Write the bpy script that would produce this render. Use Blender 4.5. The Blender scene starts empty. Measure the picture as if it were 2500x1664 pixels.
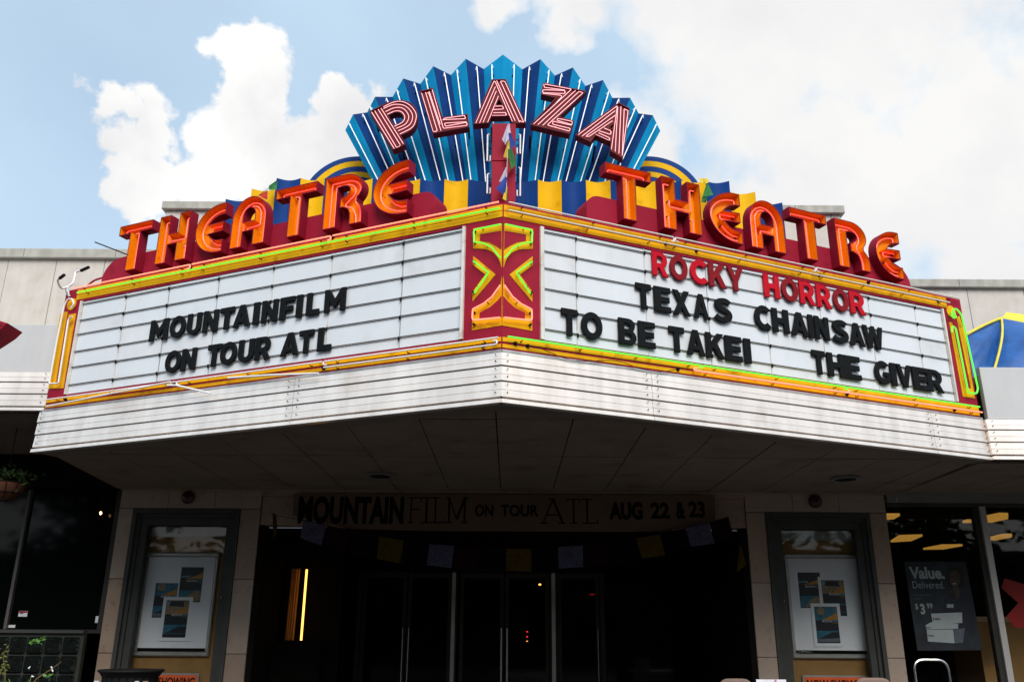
import bpy, math, random
from mathutils import Vector, Matrix
from mathutils.geometry import tessellate_polygon
random.seed(7)
sc = bpy.context.scene
COL = sc.collection

# ------------------------------------------------------------------ camera
F, PIT, ROLL, CZ = 2111.2, 0.3284, -0.0064, 1.6          # focal length in px of a 2500 px wide frame
cam_d = bpy.data.cameras.new('camera'); cam = bpy.data.objects.new('camera', cam_d); COL.objects.link(cam)
cam_d.sensor_width = 36.0; cam_d.lens = 36.0*F/2500.0; cam_d.clip_start = 0.05; cam_d.clip_end = 3000
cp, sp, cr, sr = math.cos(PIT), math.sin(PIT), math.cos(ROLL), math.sin(ROLL)
r0, u0, fd = Vector((1, 0, 0)), Vector((0, -sp, cp)), Vector((0, cp, sp))
rt, up = cr*r0-sr*u0, sr*r0+cr*u0
m = Matrix.Identity(4)
for i in range(3):
    m[i][0], m[i][1], m[i][2] = rt[i], up[i], -fd[i]
m[2][3] = CZ
cam.matrix_world = m
sc.camera = cam

# ------------------------------------------------------------------ sun, sky, exposure
SUN_EL, SUN_AZ = math.radians(42), math.radians(170)      # azimuth measured from +Y towards +X
SUN_STRENGTH, SKY_STRENGTH = 2.15, 0.12
sl = bpy.data.lights.new('sun', 'SUN'); so = bpy.data.objects.new('sun', sl); COL.objects.link(so)
sl.energy = SUN_STRENGTH; sl.angle = math.radians(38); sl.color = (1.0, 0.95, 0.88)
sdir = Vector((math.sin(SUN_AZ)*math.cos(SUN_EL), math.cos(SUN_AZ)*math.cos(SUN_EL), math.sin(SUN_EL)))
so.rotation_euler = sdir.to_track_quat('Z', 'Y').to_euler(); so.location = sdir*60
sc.view_settings.view_transform = 'Standard'; sc.view_settings.look = 'None'
sc.view_settings.exposure = 0.55; sc.view_settings.gamma = 1.0; sc.view_settings.use_curve_mapping = False

def pix_ray(px, py):
    X = (px-1250)/F; U = -(py-832)/F
    return X*rt+U*up+fd

w = bpy.data.worlds.new('World'); sc.world = w; w.use_nodes = True
nt = w.node_tree; N = nt.nodes; LK = nt.links; N.clear()
def nd(t, **kw):
    n = N.new(t)
    for k, v in kw.items(): setattr(n, k, v)
    return n
def wm(op, a, b=None, clamp=False):
    n = nd('ShaderNodeMath', operation=op, use_clamp=clamp)
    for i, v in enumerate((a, b)):
        if v is None: continue
        if isinstance(v, (int, float)): n.inputs[i].default_value = v
        else: LK.new(v, n.inputs[i])
    return n.outputs[0]
out = nd('ShaderNodeOutputWorld'); bg = nd('ShaderNodeBackground'); bg.inputs[1].default_value = SKY_STRENGTH
LK.new(bg.outputs[0], out.inputs[0])
sky = nd('ShaderNodeTexSky', sky_type='NISHITA', sun_disc=False, sun_elevation=SUN_EL, sun_rotation=SUN_AZ)
sky.air_density = 1.0; sky.dust_density = 2.5; sky.ozone_density = 1.0
tc = nd('ShaderNodeTexCoord')
vn = nd('ShaderNodeVectorMath', operation='NORMALIZE'); LK.new(tc.outputs['Generated'], vn.inputs[0])
def wnoise(scale, detail, rough=0.55, off=0.0):
    mp = nd('ShaderNodeMapping'); mp.inputs['Location'].default_value = (off, off*0.7, -off)
    LK.new(vn.outputs[0], mp.inputs[0])
    n = nd('ShaderNodeTexNoise'); n.inputs['Scale'].default_value = scale
    n.inputs['Detail'].default_value = detail; n.inputs['Roughness'].default_value = rough
    LK.new(mp.outputs[0], n.inputs['Vector']); return n.outputs[0]
n_big = wnoise(3.0, 3.0, 0.5, 2.3)
n_edge = wnoise(7.0, 12.0, 0.62, 5.1)
n_shade = wnoise(5.0, 6.0, 0.55, 9.4)
# cumulus masses: (pixel in the photo that its centre direction passes through, angular radius px, softness)
nwp = nd('ShaderNodeTexNoise'); nwp.inputs['Scale'].default_value = 11.0; nwp.inputs['Detail'].default_value = 5.0; LK.new(vn.outputs[0], nwp.inputs['Vector'])
ws_ = nd('ShaderNodeVectorMath', operation='SUBTRACT'); LK.new(nwp.outputs[1], ws_.inputs[0]); ws_.inputs[1].default_value = (.5, .5, .5)
wk_ = nd('ShaderNodeVectorMath', operation='MULTIPLY_ADD'); LK.new(ws_.outputs[0], wk_.inputs[0]); wk_.inputs[1].default_value = (.13, .13, .13); LK.new(vn.outputs[0], wk_.inputs[2])
def blobs(lst, sc_=1.0):
    cur = None
    for (x, y, r) in lst:
        d = pix_ray(x, y).normalized()
        dp = nd('ShaderNodeVectorMath', operation='DISTANCE'); LK.new(wk_.outputs[0], dp.inputs[0]); dp.inputs[1].default_value = d; r *= sc_
        v = wm('SUBTRACT', 1.0, wm('DIVIDE', dp.outputs['Value'], r/F*0.93))
        cur = v if cur is None else wm('MAXIMUM', cur, v)
    return cur
b_left = blobs([(575, 120, 90), (625, 215, 100), (590, 320, 140), (395, 290, 125), (260, 270, 100), (330, 390, 115),
                (560, 430, 150), (710, 400, 130), (860, 265, 85), (800, 370, 110), (290, 455, 60)], 0.9)
b_right = blobs([(2120, 60, 470), (1880, 120, 350), (2330, 380, 360), (1700, 30, 190), (2060, 430, 330), (2420, 640, 190),
                 (1420, -20, 120), (1240, -10, 90), (1390, 60, 70), (1850, 560, 260), (1560, 330, 150)])
nz = wm('MULTIPLY', wm('SUBTRACT', n_edge, 0.5), 3.0)
mask_l = wm('MULTIPLY', wm('ADD', wm('ADD', b_left, wm('MULTIPLY', nz, 1.0)), 0.05), 4.5, True)
mask_r = wm('MULTIPLY', wm('ADD', wm('ADD', b_right, wm('MULTIPLY', nz, 0.55)), 0.0), 2.2, True)
# the rest of the sky: broken cloud with the same coverage, and thin veils
sepd = nd('ShaderNodeSeparateXYZ'); LK.new(vn.outputs[0], sepd.inputs[0])
behind = wm('MULTIPLY', wm('MULTIPLY', wm('SUBTRACT', 0.45, sepd.outputs[1]), 4.0, True), wm('MULTIPLY', wm('ADD', sepd.outputs[0], 0.85), 2.5, True))
gen = wm('MULTIPLY', wm('MULTIPLY', wm('ADD', wm('MULTIPLY', n_big, 1.2), wm('ADD', wm('MULTIPLY', nz, 0.22), -0.52)), 7.0, True), behind)
veil = wm('ADD', wm('MULTIPLY', wm('ADD', n_big, wm('MULTIPLY', nz, 0.10)), 0.55), 0.40, True)
hor = wm('SUBTRACT', 1.0, wm('MULTIPLY', wm('SUBTRACT', sepd.outputs[2], 0.05), 2.6, True), True)
veil2 = wm('MAXIMUM', wm('ADD', veil, 0.12, True), wm('MULTIPLY', hor, 0.8))
cloud = wm('MAXIMUM', wm('MAXIMUM', mask_l, mask_r), gen)
K = 1.0/SKY_STRENGTH
def rgb(c):
    n = nd('ShaderNodeRGB'); n.outputs[0].default_value = (c[0], c[1], c[2], 1); return n.outputs[0]
def mixc(f, a, b):
    n = nd('ShaderNodeMix', data_type='RGBA'); LK.new(f, n.inputs[0]); LK.new(a, n.inputs[6]); LK.new(b, n.inputs[7]); return n.outputs[2]
shade = wm('MULTIPLY', wm('SUBTRACT', n_shade, 0.36), 3.6, True)
c_cl = mixc(shade, rgb((0.57*K, 0.57*K, 0.58*K)), rgb((0.76*K, 0.755*K, 0.74*K)))
c_veil = rgb((0.42*K, 0.55*K, 0.67*K))
c1 = mixc(veil2, sky.outputs[0], c_veil)
c_sh = mixc(shade, rgb((0.575*K, 0.575*K, 0.585*K)), rgb((0.655*K, 0.65*K, 0.645*K)))
c_all = mixc(mask_r, c_cl, c_sh)
c2 = mixc(cloud, c1, c_all)
LK.new(c2, bg.inputs[0])

# ------------------------------------------------------------------ materials
MATS = {}
def mat(name, col, rough=0.6, metal=0.0, var=0.12, scale=6.0, bump=0.0, bscale=60.0, emit=None, es=0.0, streak=0.0, alpha=None, spec=None, dirt=None, trans=0.0, coat=0.0):
    if name in MATS: return MATS[name]
    M = bpy.data.materials.new(name); M.use_nodes = True; t = M.node_tree; b = t.nodes['Principled BSDF']
    b.inputs['Roughness'].default_value = rough; b.inputs['Metallic'].default_value = metal
    if spec is not None: b.inputs['Specular IOR Level'].default_value = spec
    if coat: b.inputs['Coat Weight'].default_value = coat
    co = t.nodes.new('ShaderNodeTexCoord'); geo = t.nodes.new('ShaderNodeNewGeometry')
    def noise(sc_, det=5.0, stretch=None):
        mp = t.nodes.new('ShaderNodeMapping'); t.links.new(geo.outputs['Position'], mp.inputs[0])
        if stretch: mp.inputs['Scale'].default_value = stretch
        n = t.nodes.new('ShaderNodeTexNoise'); n.inputs['Scale'].default_value = sc_; n.inputs['Detail'].default_value = det
        t.links.new(mp.outputs[0], n.inputs['Vector']); return n.outputs[0]
    def ramp(f, a, b_, c0, c1_):
        r = t.nodes.new('ShaderNodeValToRGB'); r.color_ramp.elements[0].position = a; r.color_ramp.elements[1].position = b_
        r.color_ramp.elements[0].color = (*c0, 1); r.color_ramp.elements[1].color = (*c1_, 1); t.links.new(f, r.inputs[0]); return r.outputs[0]
    lo = tuple(max(0, c*(1-var)) for c in col); hi = tuple(min(1, c*(1+var)) for c in col)
    cur = ramp(noise(scale), 0.3, 0.7, lo, hi)
    def mul(a, bb, f=1.0):
        n = t.nodes.new('ShaderNodeMix'); n.data_type = 'RGBA'; n.blend_type = 'MULTIPLY'; n.inputs[0].default_value = f
        t.links.new(a, n.inputs[6]); t.links.new(bb, n.inputs[7]); return n.outputs[2]
    if streak: cur = mul(cur, ramp(noise(9.0, 6.0, (1, 1, 0.12)), 0.35, 0.62, (1-streak,)*3, (1, 1, 1)))
    if dirt: cur = mul(cur, ramp(noise(dirt[0], 8.0), dirt[1], dirt[1]+0.16, dirt[2], (1, 1, 1)))
    t.links.new(cur, b.inputs['Base Color'])
    if bump:
        bp = t.nodes.new('ShaderNodeBump'); bp.inputs['Strength'].default_value = bump; bp.inputs['Distance'].default_value = 0.01
        t.links.new(noise(bscale, 4.0), bp.inputs['Height']); t.links.new(bp.outputs[0], b.inputs['Normal'])
        b.inputs['Roughness'].default_value = rough
    if emit:
        b.inputs['Emission Color'].default_value = (*emit, 1); b.inputs['Emission Strength'].default_value = es
    if trans: b.inputs['Transmission Weight'].default_value = trans
    MATS[name] = M; return M
crimson = mat('crimson_paint', (0.31, 0.011, 0.034), 0.6, spec=0.12, var=0.1, scale=3, dirt=(5, 0.28, (0.72, 0.66, 0.62)), bump=0.08, bscale=14)
crimson_d = mat('letter_side_crimson', (0.26, 0.008, 0.028), 0.6, spec=0.12, var=0.1, scale=4, dirt=(6, 0.30, (0.75, 0.7, 0.66)))
plaza_red = mat('plaza_can_red', (0.12, 0.0008, 0.006), 0.5, spec=0.15, var=0.15, scale=8)
yellow = mat('yellow_paint', (0.84, 0.415, 0.003), 0.6, spec=0.12, var=0.07, scale=5, streak=0.12, dirt=(9, 0.27, (0.62, 0.48, 0.35)))
yellow2 = mat('stripe_yellow', (0.82, 0.47, 0.004), 0.6, spec=0.12, var=0.06, scale=4, dirt=(7, 0.26, (0.8, 0.75, 0.7)))
blue_s = mat('stripe_blue', (0.004, 0.045, 0.22), 0.6, spec=0.12, var=0.12, scale=4)
fan_l = mat('fan_light_blue', (0.001, 0.28, 0.57), 0.6, spec=0.1, var=0.08, scale=6, streak=0.12)
fan_d = mat('fan_dark_blue', (0.003, 0.037, 0.165), 0.6, spec=0.1, var=0.12, scale=6)
orange = mat('letter_lining_orange', (0.80, 0.29, 0.003), 0.5, spec=0.15, var=0.08, scale=10, streak=0.08, dirt=(30, 0.24, (0.7, 0.55, 0.5)))
acrylic = mat('white_acrylic', (0.70, 0.745, 0.80), 0.25, var=0.03, scale=2.5, streak=0.02, dirt=(3, 0.24, (0.92, 0.92, 0.9)))
acrylic2 = mat('white_acrylic_older', (0.70, 0.73, 0.77), 0.3, var=0.05, scale=3, streak=0.05, dirt=(4, 0.28, (0.9, 0.89, 0.87)))
rail_k = mat('rail_black', (0.003, 0.003, 0.003), 0.9, spec=0.02)
black = mat('black_metal', (0.008, 0.008, 0.008), 0.6, spec=0.15, var=0.2)
rail_w = mat('rail_white', (0.80, 0.80, 0.79), 0.4, var=0.08, scale=10)
let_k = mat('letter_black', (0.006, 0.007, 0.008), 0.6, spec=0.10, var=0.3, scale=25)
let_r = mat('letter_red', (0.50, 0.003, 0.016), 0.5, spec=0.12, var=0.1, scale=25)
let_m = mat('letter_faded_red', (0.22, 0.008, 0.014), 0.6, spec=0.12, var=0.15, scale=25)
trimw = mat('white_trim', (0.74, 0.72, 0.68), 0.4, 0.0, var=0.08, scale=8, streak=0.2, dirt=(10, 0.3, (0.7, 0.6, 0.5)))
alu = mat('fascia_aluminium', (0.92, 0.845, 0.785), 0.30, 0.45, var=0.05, scale=3, streak=0.14, dirt=(2.5, 0.27, (0.84, 0.80, 0.76)), bump=0.05, bscale=5)
alu_top = mat('flashing_grey', (0.48, 0.49, 0.50), 0.5, 0.3, var=0.1, scale=5, streak=0.25)
gap = mat('dark_gap', (0.006, 0.006, 0.006), 0.9, spec=0.05)
soffit_m = mat('soffit_tile', (0.215, 0.175, 0.14), 0.9, spec=0.1, var=0.1, scale=3, dirt=(2.5, 0.3, (0.8, 0.75, 0.7)), bump=0.15, bscale=90)
soffit_e = mat('soffit_border', (0.16, 0.13, 0.11), 0.75, var=0.15, scale=4)
stucco = mat('parapet_concrete', (0.58, 0.55, 0.51), 0.85, var=0.06, scale=4, streak=0.08, dirt=(6, 0.28, (0.88, 0.86, 0.82)), bump=0.2, bscale=40)
stucco2 = mat('canopy_panel_paint', (0.54, 0.55, 0.57), 0.7, var=0.03, scale=3, streak=0.06, bump=0.1, bscale=80)
coping = mat('coping_concrete', (0.42, 0.42, 0.38), 0.8, var=0.12, scale=10, streak=0.2, bump=0.3, bscale=60)
trav = mat('travertine', (0.35, 0.275, 0.22), 0.75, spec=0.2, var=0.06, scale=5, dirt=(14, 0.26, (0.8, 0.72, 0.66)), bump=0.2, bscale=50)
trav2 = mat('travertine_warm', (0.31, 0.23, 0.175), 0.75, spec=0.2, var=0.08, scale=4, dirt=(12, 0.28, (0.78, 0.68, 0.6)), bump=0.2, bscale=50)
casem = mat('case_grey_metal', (0.052, 0.054, 0.050), 0.6, 0.0, spec=0.15, var=0.12, scale=6)
caseb = mat('case_brown_board', (0.30, 0.16, 0.045), 0.7, var=0.12, scale=6)
alum_frame = mat('snap_frame_aluminium', (0.42, 0.42, 0.40), 0.35, 0.5, var=0.08)
paper = mat('white_paper', (0.84, 0.85, 0.90), 0.7, var=0.03, scale=2)
bannerm = mat('banner_brown_paper', (0.13, 0.085, 0.062), 0.9, spec=0.05, var=0.08, scale=4)
ink = mat('ink_black', (0.004, 0.004, 0.004), 0.9, spec=0.02)
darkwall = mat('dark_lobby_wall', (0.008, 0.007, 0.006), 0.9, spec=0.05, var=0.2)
doorm = mat('door_bronze', (0.04, 0.037, 0.032), 0.5, 0.2, spec=0.2, var=0.15)
steel = mat('bright_steel', (0.6, 0.6, 0.6), 0.2, 1.0, var=0.05)
concrete = mat('sidewalk_concrete', (0.055, 0.05, 0.046), 0.9, var=0.15, scale=2, bump=0.3, bscale=40)
asphalt = mat('asphalt', (0.035, 0.035, 0.035), 0.9, var=0.2, scale=3, bump=0.4, bscale=90)
glassd = mat('dark_glass', (0.003, 0.004, 0.004), 0.05, spec=0.18)
neon_off = mat('neon_unlit_glass', (0.80, 0.78, 0.76), 0.15, var=0.04, scale=20)
neon_w = mat('neon_unlit_white', (0.85, 0.86, 0.88), 0.2, var=0.03)
def neon(name, c, s): return mat(name, (0.6, 0.3, 0.25), 0.3, emit=c, es=s)
neon_red = neon('neon_red', (1.0, 0.045, 0.022), 2.6)
neon_letter = neon('neon_letter_orange_red', (1.0, 0.024, 0.018), 1.15)
neon_salmon = neon('neon_salmon', (1.0, 0.17, 0.09), 1.25)
neon_green = mat('neon_green', (0.03, 0.25, 0.03), 0.4, emit=(0.13, 1.0, 0.05), es=0.75)
neon_pink = neon('neon_pink', (1.0, 0.46, 0.54), 1.05)
neon_white = mat('neon_lit_white', (0.85, 0.86, 0.9), 0.3, emit=(0.9, 0.95, 1.0), es=0.25)
tent_b = mat('tent_blue_nylon', (0.004, 0.085, 0.33), 0.45, var=0.22, scale=7, bump=0.6, bscale=9)
tent_y = mat('tent_yellow_nylon', (0.72, 0.62, 0.05), 0.5, var=0.1, scale=9)
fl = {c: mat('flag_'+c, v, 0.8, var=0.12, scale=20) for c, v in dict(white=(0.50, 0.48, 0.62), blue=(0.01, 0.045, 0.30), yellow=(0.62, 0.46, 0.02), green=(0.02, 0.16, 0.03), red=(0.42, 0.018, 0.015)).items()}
fu = {c: mat('shaded_flag_'+c, v, 0.9, spec=0.1, var=0.15, scale=40, dirt=(70, 0.42, (0.6, 0.6, 0.6))) for c, v in dict(white=(0.085, 0.08, 0.135), blue=(0.0015, 0.0015, 0.006), yellow=(0.085, 0.053, 0.003), green=(0.0015, 0.003, 0.002), red=(0.012, 0.0004, 0.0004)).items()}  # flags under the marquee: its shade is put into darker cloth colours
leafm = mat('leaf_green', (0.018, 0.045, 0.009), 0.5, var=0.3, scale=30)
terracotta = mat('coco_liner', (0.09, 0.028, 0.010), 0.9, var=0.3, scale=20)

# ------------------------------------------------------------------ frames of reference and mesh builder
A = Vector((-0.0756, 6.0888)); Lc = Vector((-4.4412, 8.0069)); Rc = Vector((4.4961, 8.0821))
LEN_L, LEN_R = (Lc-A).length, (Rc-A).length
class Fr:
    """A vertical face: local u runs to the right, z up, o outwards."""
    def __init__(s, o, d, n): s.o, s.d, s.n = o, d, n
    def __call__(s, u, z, o=0.0):
        p = s.o+s.d*u+s.n*o; return Vector((p.x, p.y, z))
dL = (A-Lc).normalized(); dR = (Rc-A).normalized()
FL = Fr(A, dL, Vector((dL.y, -dL.x))); FR = Fr(A, dR, Vector((dR.y, -dR.x)))
def FY(y): return Fr(Vector((0, y)), Vector((1, 0)), Vector((0, -1)))
def on(fr, px, py, off=0.0):
    """(u, z) on a face where the sight line of a measured pixel meets it."""
    r = pix_ray(px, py); o = fr.o+fr.n*off
    k = o.dot(fr.n)/(r.x*fr.n.x+r.y*fr.n.y)
    p = Vector((r.x*k, r.y*k))
    return ((p-fr.o).dot(fr.d), r.z*k+CZ)
def atz(px, py, z):
    r = pix_ray(px, py); t = (z-CZ)/r.z; return (r.x*t, r.y*t)

def area(p): return 0.5*sum(p[i][0]*p[(i+1) % len(p)][1]-p[(i+1) % len(p)][0]*p[i][1] for i in range(len(p)))
def ccw(p): return list(p) if area(p) > 0 else list(p)[::-1]
def inset(p, d):
    n = len(p); o = []
    for i in range(n):
        a, b, c = Vector(p[i-1]), Vector(p[i]), Vector(p[(i+1) % n])
        e1, e2 = (b-a), (c-b)
        if e1.length < 1e-7 or e2.length < 1e-7: o.append(tuple(b)); continue
        e1.normalize(); e2.normalize(); n1, n2 = Vector((-e1.y, e1.x)), Vector((-e2.y, e2.x))
        k = 1+n1.dot(n2); mm = (n1+n2)/max(k, 0.35); o.append((b.x+mm.x*d, b.y+mm.y*d))
    return o
def rnd(p, r, closed=True, n=3):
    """round the corners of a polygon or polyline"""
    o = []; L = len(p)
    for i in range(L):
        if not closed and i in (0, L-1): o.append(tuple(p[i])); continue
        a, b, c = Vector(p[i-1]), Vector(p[i]), Vector(p[(i+1) % L])
        u, v = a-b, c-b
        lu, lv = u.length, v.length
        if lu < 1e-6 or lv < 1e-6: continue
        cs = u.dot(v)/lu/lv
        if cs < -0.93: o.append(tuple(b)); continue
        rr = min(r, lu*0.45, lv*0.45); s_, e_ = b+u*(rr/lu), b+v*(rr/lv)
        for k in range(n+1):
            t = k/n; q = s_*(1-t)**2+b*2*t*(1-t)+e_*t*t; o.append(tuple(q))
    return o
def arc(cx, cy, rx, ry, a0, a1, n=10):
    return [(cx+rx*math.cos(math.radians(a0+(a1-a0)*i/n)), cy+ry*math.sin(math.radians(a0+(a1-a0)*i/n))) for i in range(n+1)]
def thick(path, t):
    L, R = [], []
    for i, p in enumerate(path):
        a = Vector(path[max(0, i-1)]); b = Vector(path[min(len(path)-1, i+1)]); d = (b-a).normalized(); nn = Vector((-d.y, d.x))*t/2
        L.append((p[0]+nn.x, p[1]+nn.y)); R.append((p[0]-nn.x, p[1]-nn.y))
    return L+R[::-1]
def spline(pts, n=5):
    o = []; P = [pts[0]]+list(pts)+[pts[-1]]
    for i in range(1, len(P)-2):
        for k in range(n):
            t = k/n; q = []
            for j in range(len(pts[0])):
                a, b, c, d = P[i-1][j], P[i][j], P[i+1][j], P[i+2][j]
                q.append(0.5*((2*b)+(c-a)*t+(2*a-5*b+4*c-d)*t*t+(-a+3*b-3*c+d)*t**3))
            o.append(tuple(q))
    o.append(tuple(pts[-1])); return o

class MB:
    def __init__(s): s.v = []; s.f = []; s.mi = []; s.cur = 0
    def pts(s, L): b = len(s.v); s.v += [tuple(q) for q in L]; return b
    def face(s, *ids): s.f.append(ids); s.mi.append(s.cur)
    def quad(s, a, b, c, d): k = s.pts((a, b, c, d)); s.face(k, k+1, k+2, k+3)
    def tri_cap(s, loops, fn, flip=False):
        idx = []
        for lp in loops: idx.append(s.pts([fn(q) for q in lp]))
        flat = [b+i for b, lp in zip(idx, loops) for i in range(len(lp))]
        for t in tessellate_polygon([[Vector((q[0], q[1], 0)) for q in lp] for lp in loops]):
            s.face(*[flat[i] for i in (t if not flip else t[::-1])])
    def ring(s, lpa, fa, lpb, fb):
        n = len(lpa); a = s.pts([fa(q) for q in lpa]); b = s.pts([fb(q) for q in lpb])
        for i in range(n): j = (i+1) % n; s.face(a+i, a+j, b+j, b+i)
    def prism(s, fr, outer, o0, o1, holes=(), bevel=0.0, back=True):
        lps = [ccw(outer)]+[ccw(h)[::-1] for h in holes]
        top = [inset(l, bevel) for l in lps] if bevel else lps
        s.tri_cap(top, lambda q: fr(q[0], q[1], o1))
        if back: s.tri_cap(lps, lambda q: fr(q[0], q[1], o0), True)
        om = o1-bevel if bevel else o1
        for l, t in zip(lps, top):
            s.ring(l, lambda q: fr(q[0], q[1], o0), l, lambda q: fr(q[0], q[1], om))
            if bevel: s.ring(l, lambda q: fr(q[0], q[1], om), t, lambda q: fr(q[0], q[1], o1))
        return s
    def box(s, x0, x1, y0, y1, z0, z1):
        k = s.pts([(x, y, z) for z in (z0, z1) for y in (y0, y1) for x in (x0, x1)])
        for f in ((0, 2, 3, 1), (4, 5, 7, 6), (0, 1, 5, 4), (2, 6, 7, 3), (0, 4, 6, 2), (1, 3, 7, 5)): s.face(*[k+i for i in f])
        return s
    def fbox(s, fr, u0, u1, z0, z1, o0, o1):
        return s.prism(fr, [(u0, z0), (u1, z0), (u1, z1), (u0, z1)], o0, o1)
    def plan(s, poly, z0, z1):
        """polygon in plan, extruded in z"""
        p = ccw(poly)
        s.tri_cap([p], lambda q: (q[0], q[1], z1)); s.tri_cap([p], lambda q: (q[0], q[1], z0), True)
        s.ring(p, lambda q: (q[0], q[1], z0), p, lambda q: (q[0], q[1], z1)); return s
    def profile(s, fr, u0, u1, prof, cap=True):
        """profile [(z, o)] swept along u"""
        n = len(prof); a = s.pts([fr(u0, z, o) for z, o in prof]); b = s.pts([fr(u1, z, o) for z, o in prof])
        for i in range(n): j = (i+1) % n; s.face(a+i, b+i, b+j, a+j)
        if cap:
            s.face(*[a+i for i in range(n)]); s.face(*[b+n-1-i for i in range(n)])
        return s
    def tube(s, path, r, n=7, r1=None):
        P = [Vector(p) for p in path]
        P = [p for i, p in enumerate(P) if i == 0 or (p-P[i-1]).length > 1e-5]
        if len(P) < 2: return s
        prev = None; base = []
        for i, p in enumerate(P):
            d = (P[min(i+1, len(P)-1)]-P[max(i-1, 0)]).normalized()
            if prev is None:
                x = d.orthogonal().normalized()
            else:
                x = (prev-d*prev.dot(d)).normalized()
            prev = x; y = d.cross(x); rr = r if r1 is None else r+(r1-r)*i/(len(P)-1)
            base.append(s.pts([p+(x*math.cos(a)+y*math.sin(a))*rr for a in [2*math.pi*k/n for k in range(n)]]))
        for a, b in zip(base, base[1:]):
            for k in range(n): j = (k+1) % n; s.face(a+k, a+j, b+j, b+k)
        s.face(*[base[0]+n-1-k for k in range(n)]); s.face(*[base[-1]+k for k in range(n)])
        return s
    def ftube(s, fr, pts, off, r, rr=0.02, n=7):
        p = rnd(pts, rr, False) if rr and len(pts) > 2 else pts
        return s.tube([fr(q[0], q[1], off) for q in p], r, n)
    def lathe(s, c, prof, n=24, axis='z'):
        rings = []
        for r, h in prof:
            L = []
            for k in range(n):
                a = 2*math.pi*k/n
                if axis == 'z': L.append((c[0]+r*math.cos(a), c[1]+r*math.sin(a), c[2]+h))
                else: L.append((c[0]+r*math.cos(a), c[1]+h, c[2]+r*math.sin(a)))
            rings.append(s.pts(L))
        for a, b in zip(rings, rings[1:]):
            for k in range(n): j = (k+1) % n; s.face(a+k, a+j, b+j, b+k)
        s.face(*[rings[0]+k for k in range(n)]); s.face(*[rings[-1]+k for k in range(n)])
        return s
    def build(s, name, mats, parent=None, smooth=False, **props):
        me = bpy.data.meshes.new(name); me.from_pydata(s.v, [], s.f)
        if not isinstance(mats, (list, tuple)): mats = [mats]
        for q in mats: me.materials.append(q)
        if any(s.mi):
            for i, p in enumerate(me.polygons): p.material_index = s.mi[i]
        me.validate(clean_customdata=False)
        me.update()
        if smooth:
            for p in me.polygons: p.use_smooth = True
        o = bpy.data.objects.new(name, me); COL.objects.link(o)
        if parent is not None:
            o.parent = parent; o.matrix_parent_inverse = Matrix.Translation(-parent.location)
        for k_, v_ in props.items(): o[k_] = v_
        if name in ('tube_support', 'electrode_housings', 'leaves'): o['kind'] = 'stuff'
        return o
def thing(name, label, cat, loc=(0, 0, 0), group=None):
    o = bpy.data.objects.new(name, None); COL.objects.link(o); o.location = loc; o.empty_display_size = 0.1
    o['label'] = label; o['category'] = cat
    if group: o['group'] = group
    return o
def lp(o, label):
    o['label'] = label; return o
def text(name, body, fr, u, z, h, mt, parent, off=0.002, bold=0.0, wscale=1.0, width=None, depth=0.0, shear=0.0, align='LEFT', rot=0.0):
    cu = bpy.data.curves.new(name, 'FONT'); cu.body = body; cu.size = 1.0; cu.offset = bold; cu.align_x = align; cu.shear = shear; cu.resolution_u = 4
    tmp = bpy.data.objects.new('tmp', cu); COL.objects.link(tmp)
    dg = bpy.context.evaluated_depsgraph_get(); me = bpy.data.meshes.new_from_object(tmp.evaluated_get(dg))
    bpy.data.objects.remove(tmp); bpy.data.curves.remove(cu)
    xs = [v.co.x for v in me.vertices]; ys = [v.co.y for v in me.vertices]
    k = h/0.73 if width is None else None
    x0, x1 = min(xs), max(xs)
    kz = h/0.73; kx = kz*wscale if width is None else width/(x1-x0)
    for v in me.vertices:
        x = (v.co.x-(x0 if align == 'LEFT' else 0))*kx; y = v.co.y*kz
        if rot: x, y = x*math.cos(rot)-y*math.sin(rot), x*math.sin(rot)+y*math.cos(rot)
        v.co = fr(u+x, z+y, off)
    me.materials.clear(); me.materials.append(mt); me.name = name
    o = bpy.data.objects.new(name, me); COL.objects.link(o)
    if parent is not None: o.parent = parent; o.matrix_parent_inverse = Matrix.Translation(-parent.location)
    return o

# ================================================================== ground
GZ = 0.20
MB().plan([(-300, -300), (300, -300), (300, 300), (-300, 300)], -0.3, 0.0).build('ground', asphalt, kind='structure')
MB().plan([(-60, -12), (60, -12), (60, 4.3), (-60, 4.3)], 0.004, 0.06).build('road', asphalt, kind='structure')
MB().plan([(-60, 4.3), (60, 4.3), (60, 4.45), (-60, 4.45)], 0.008, GZ+0.004).build('kerb', concrete, kind='structure')
sw = MB()
for i in range(-20, 20):
    for j in range(4):
        sw.box(i*1.5+0.005, i*1.5+1.495, 4.45+j*1.45+0.005, 4.45+(j+1)*1.45-0.005, 0.01, GZ)
sw.build('sidewalk', concrete, kind='structure')

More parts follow.
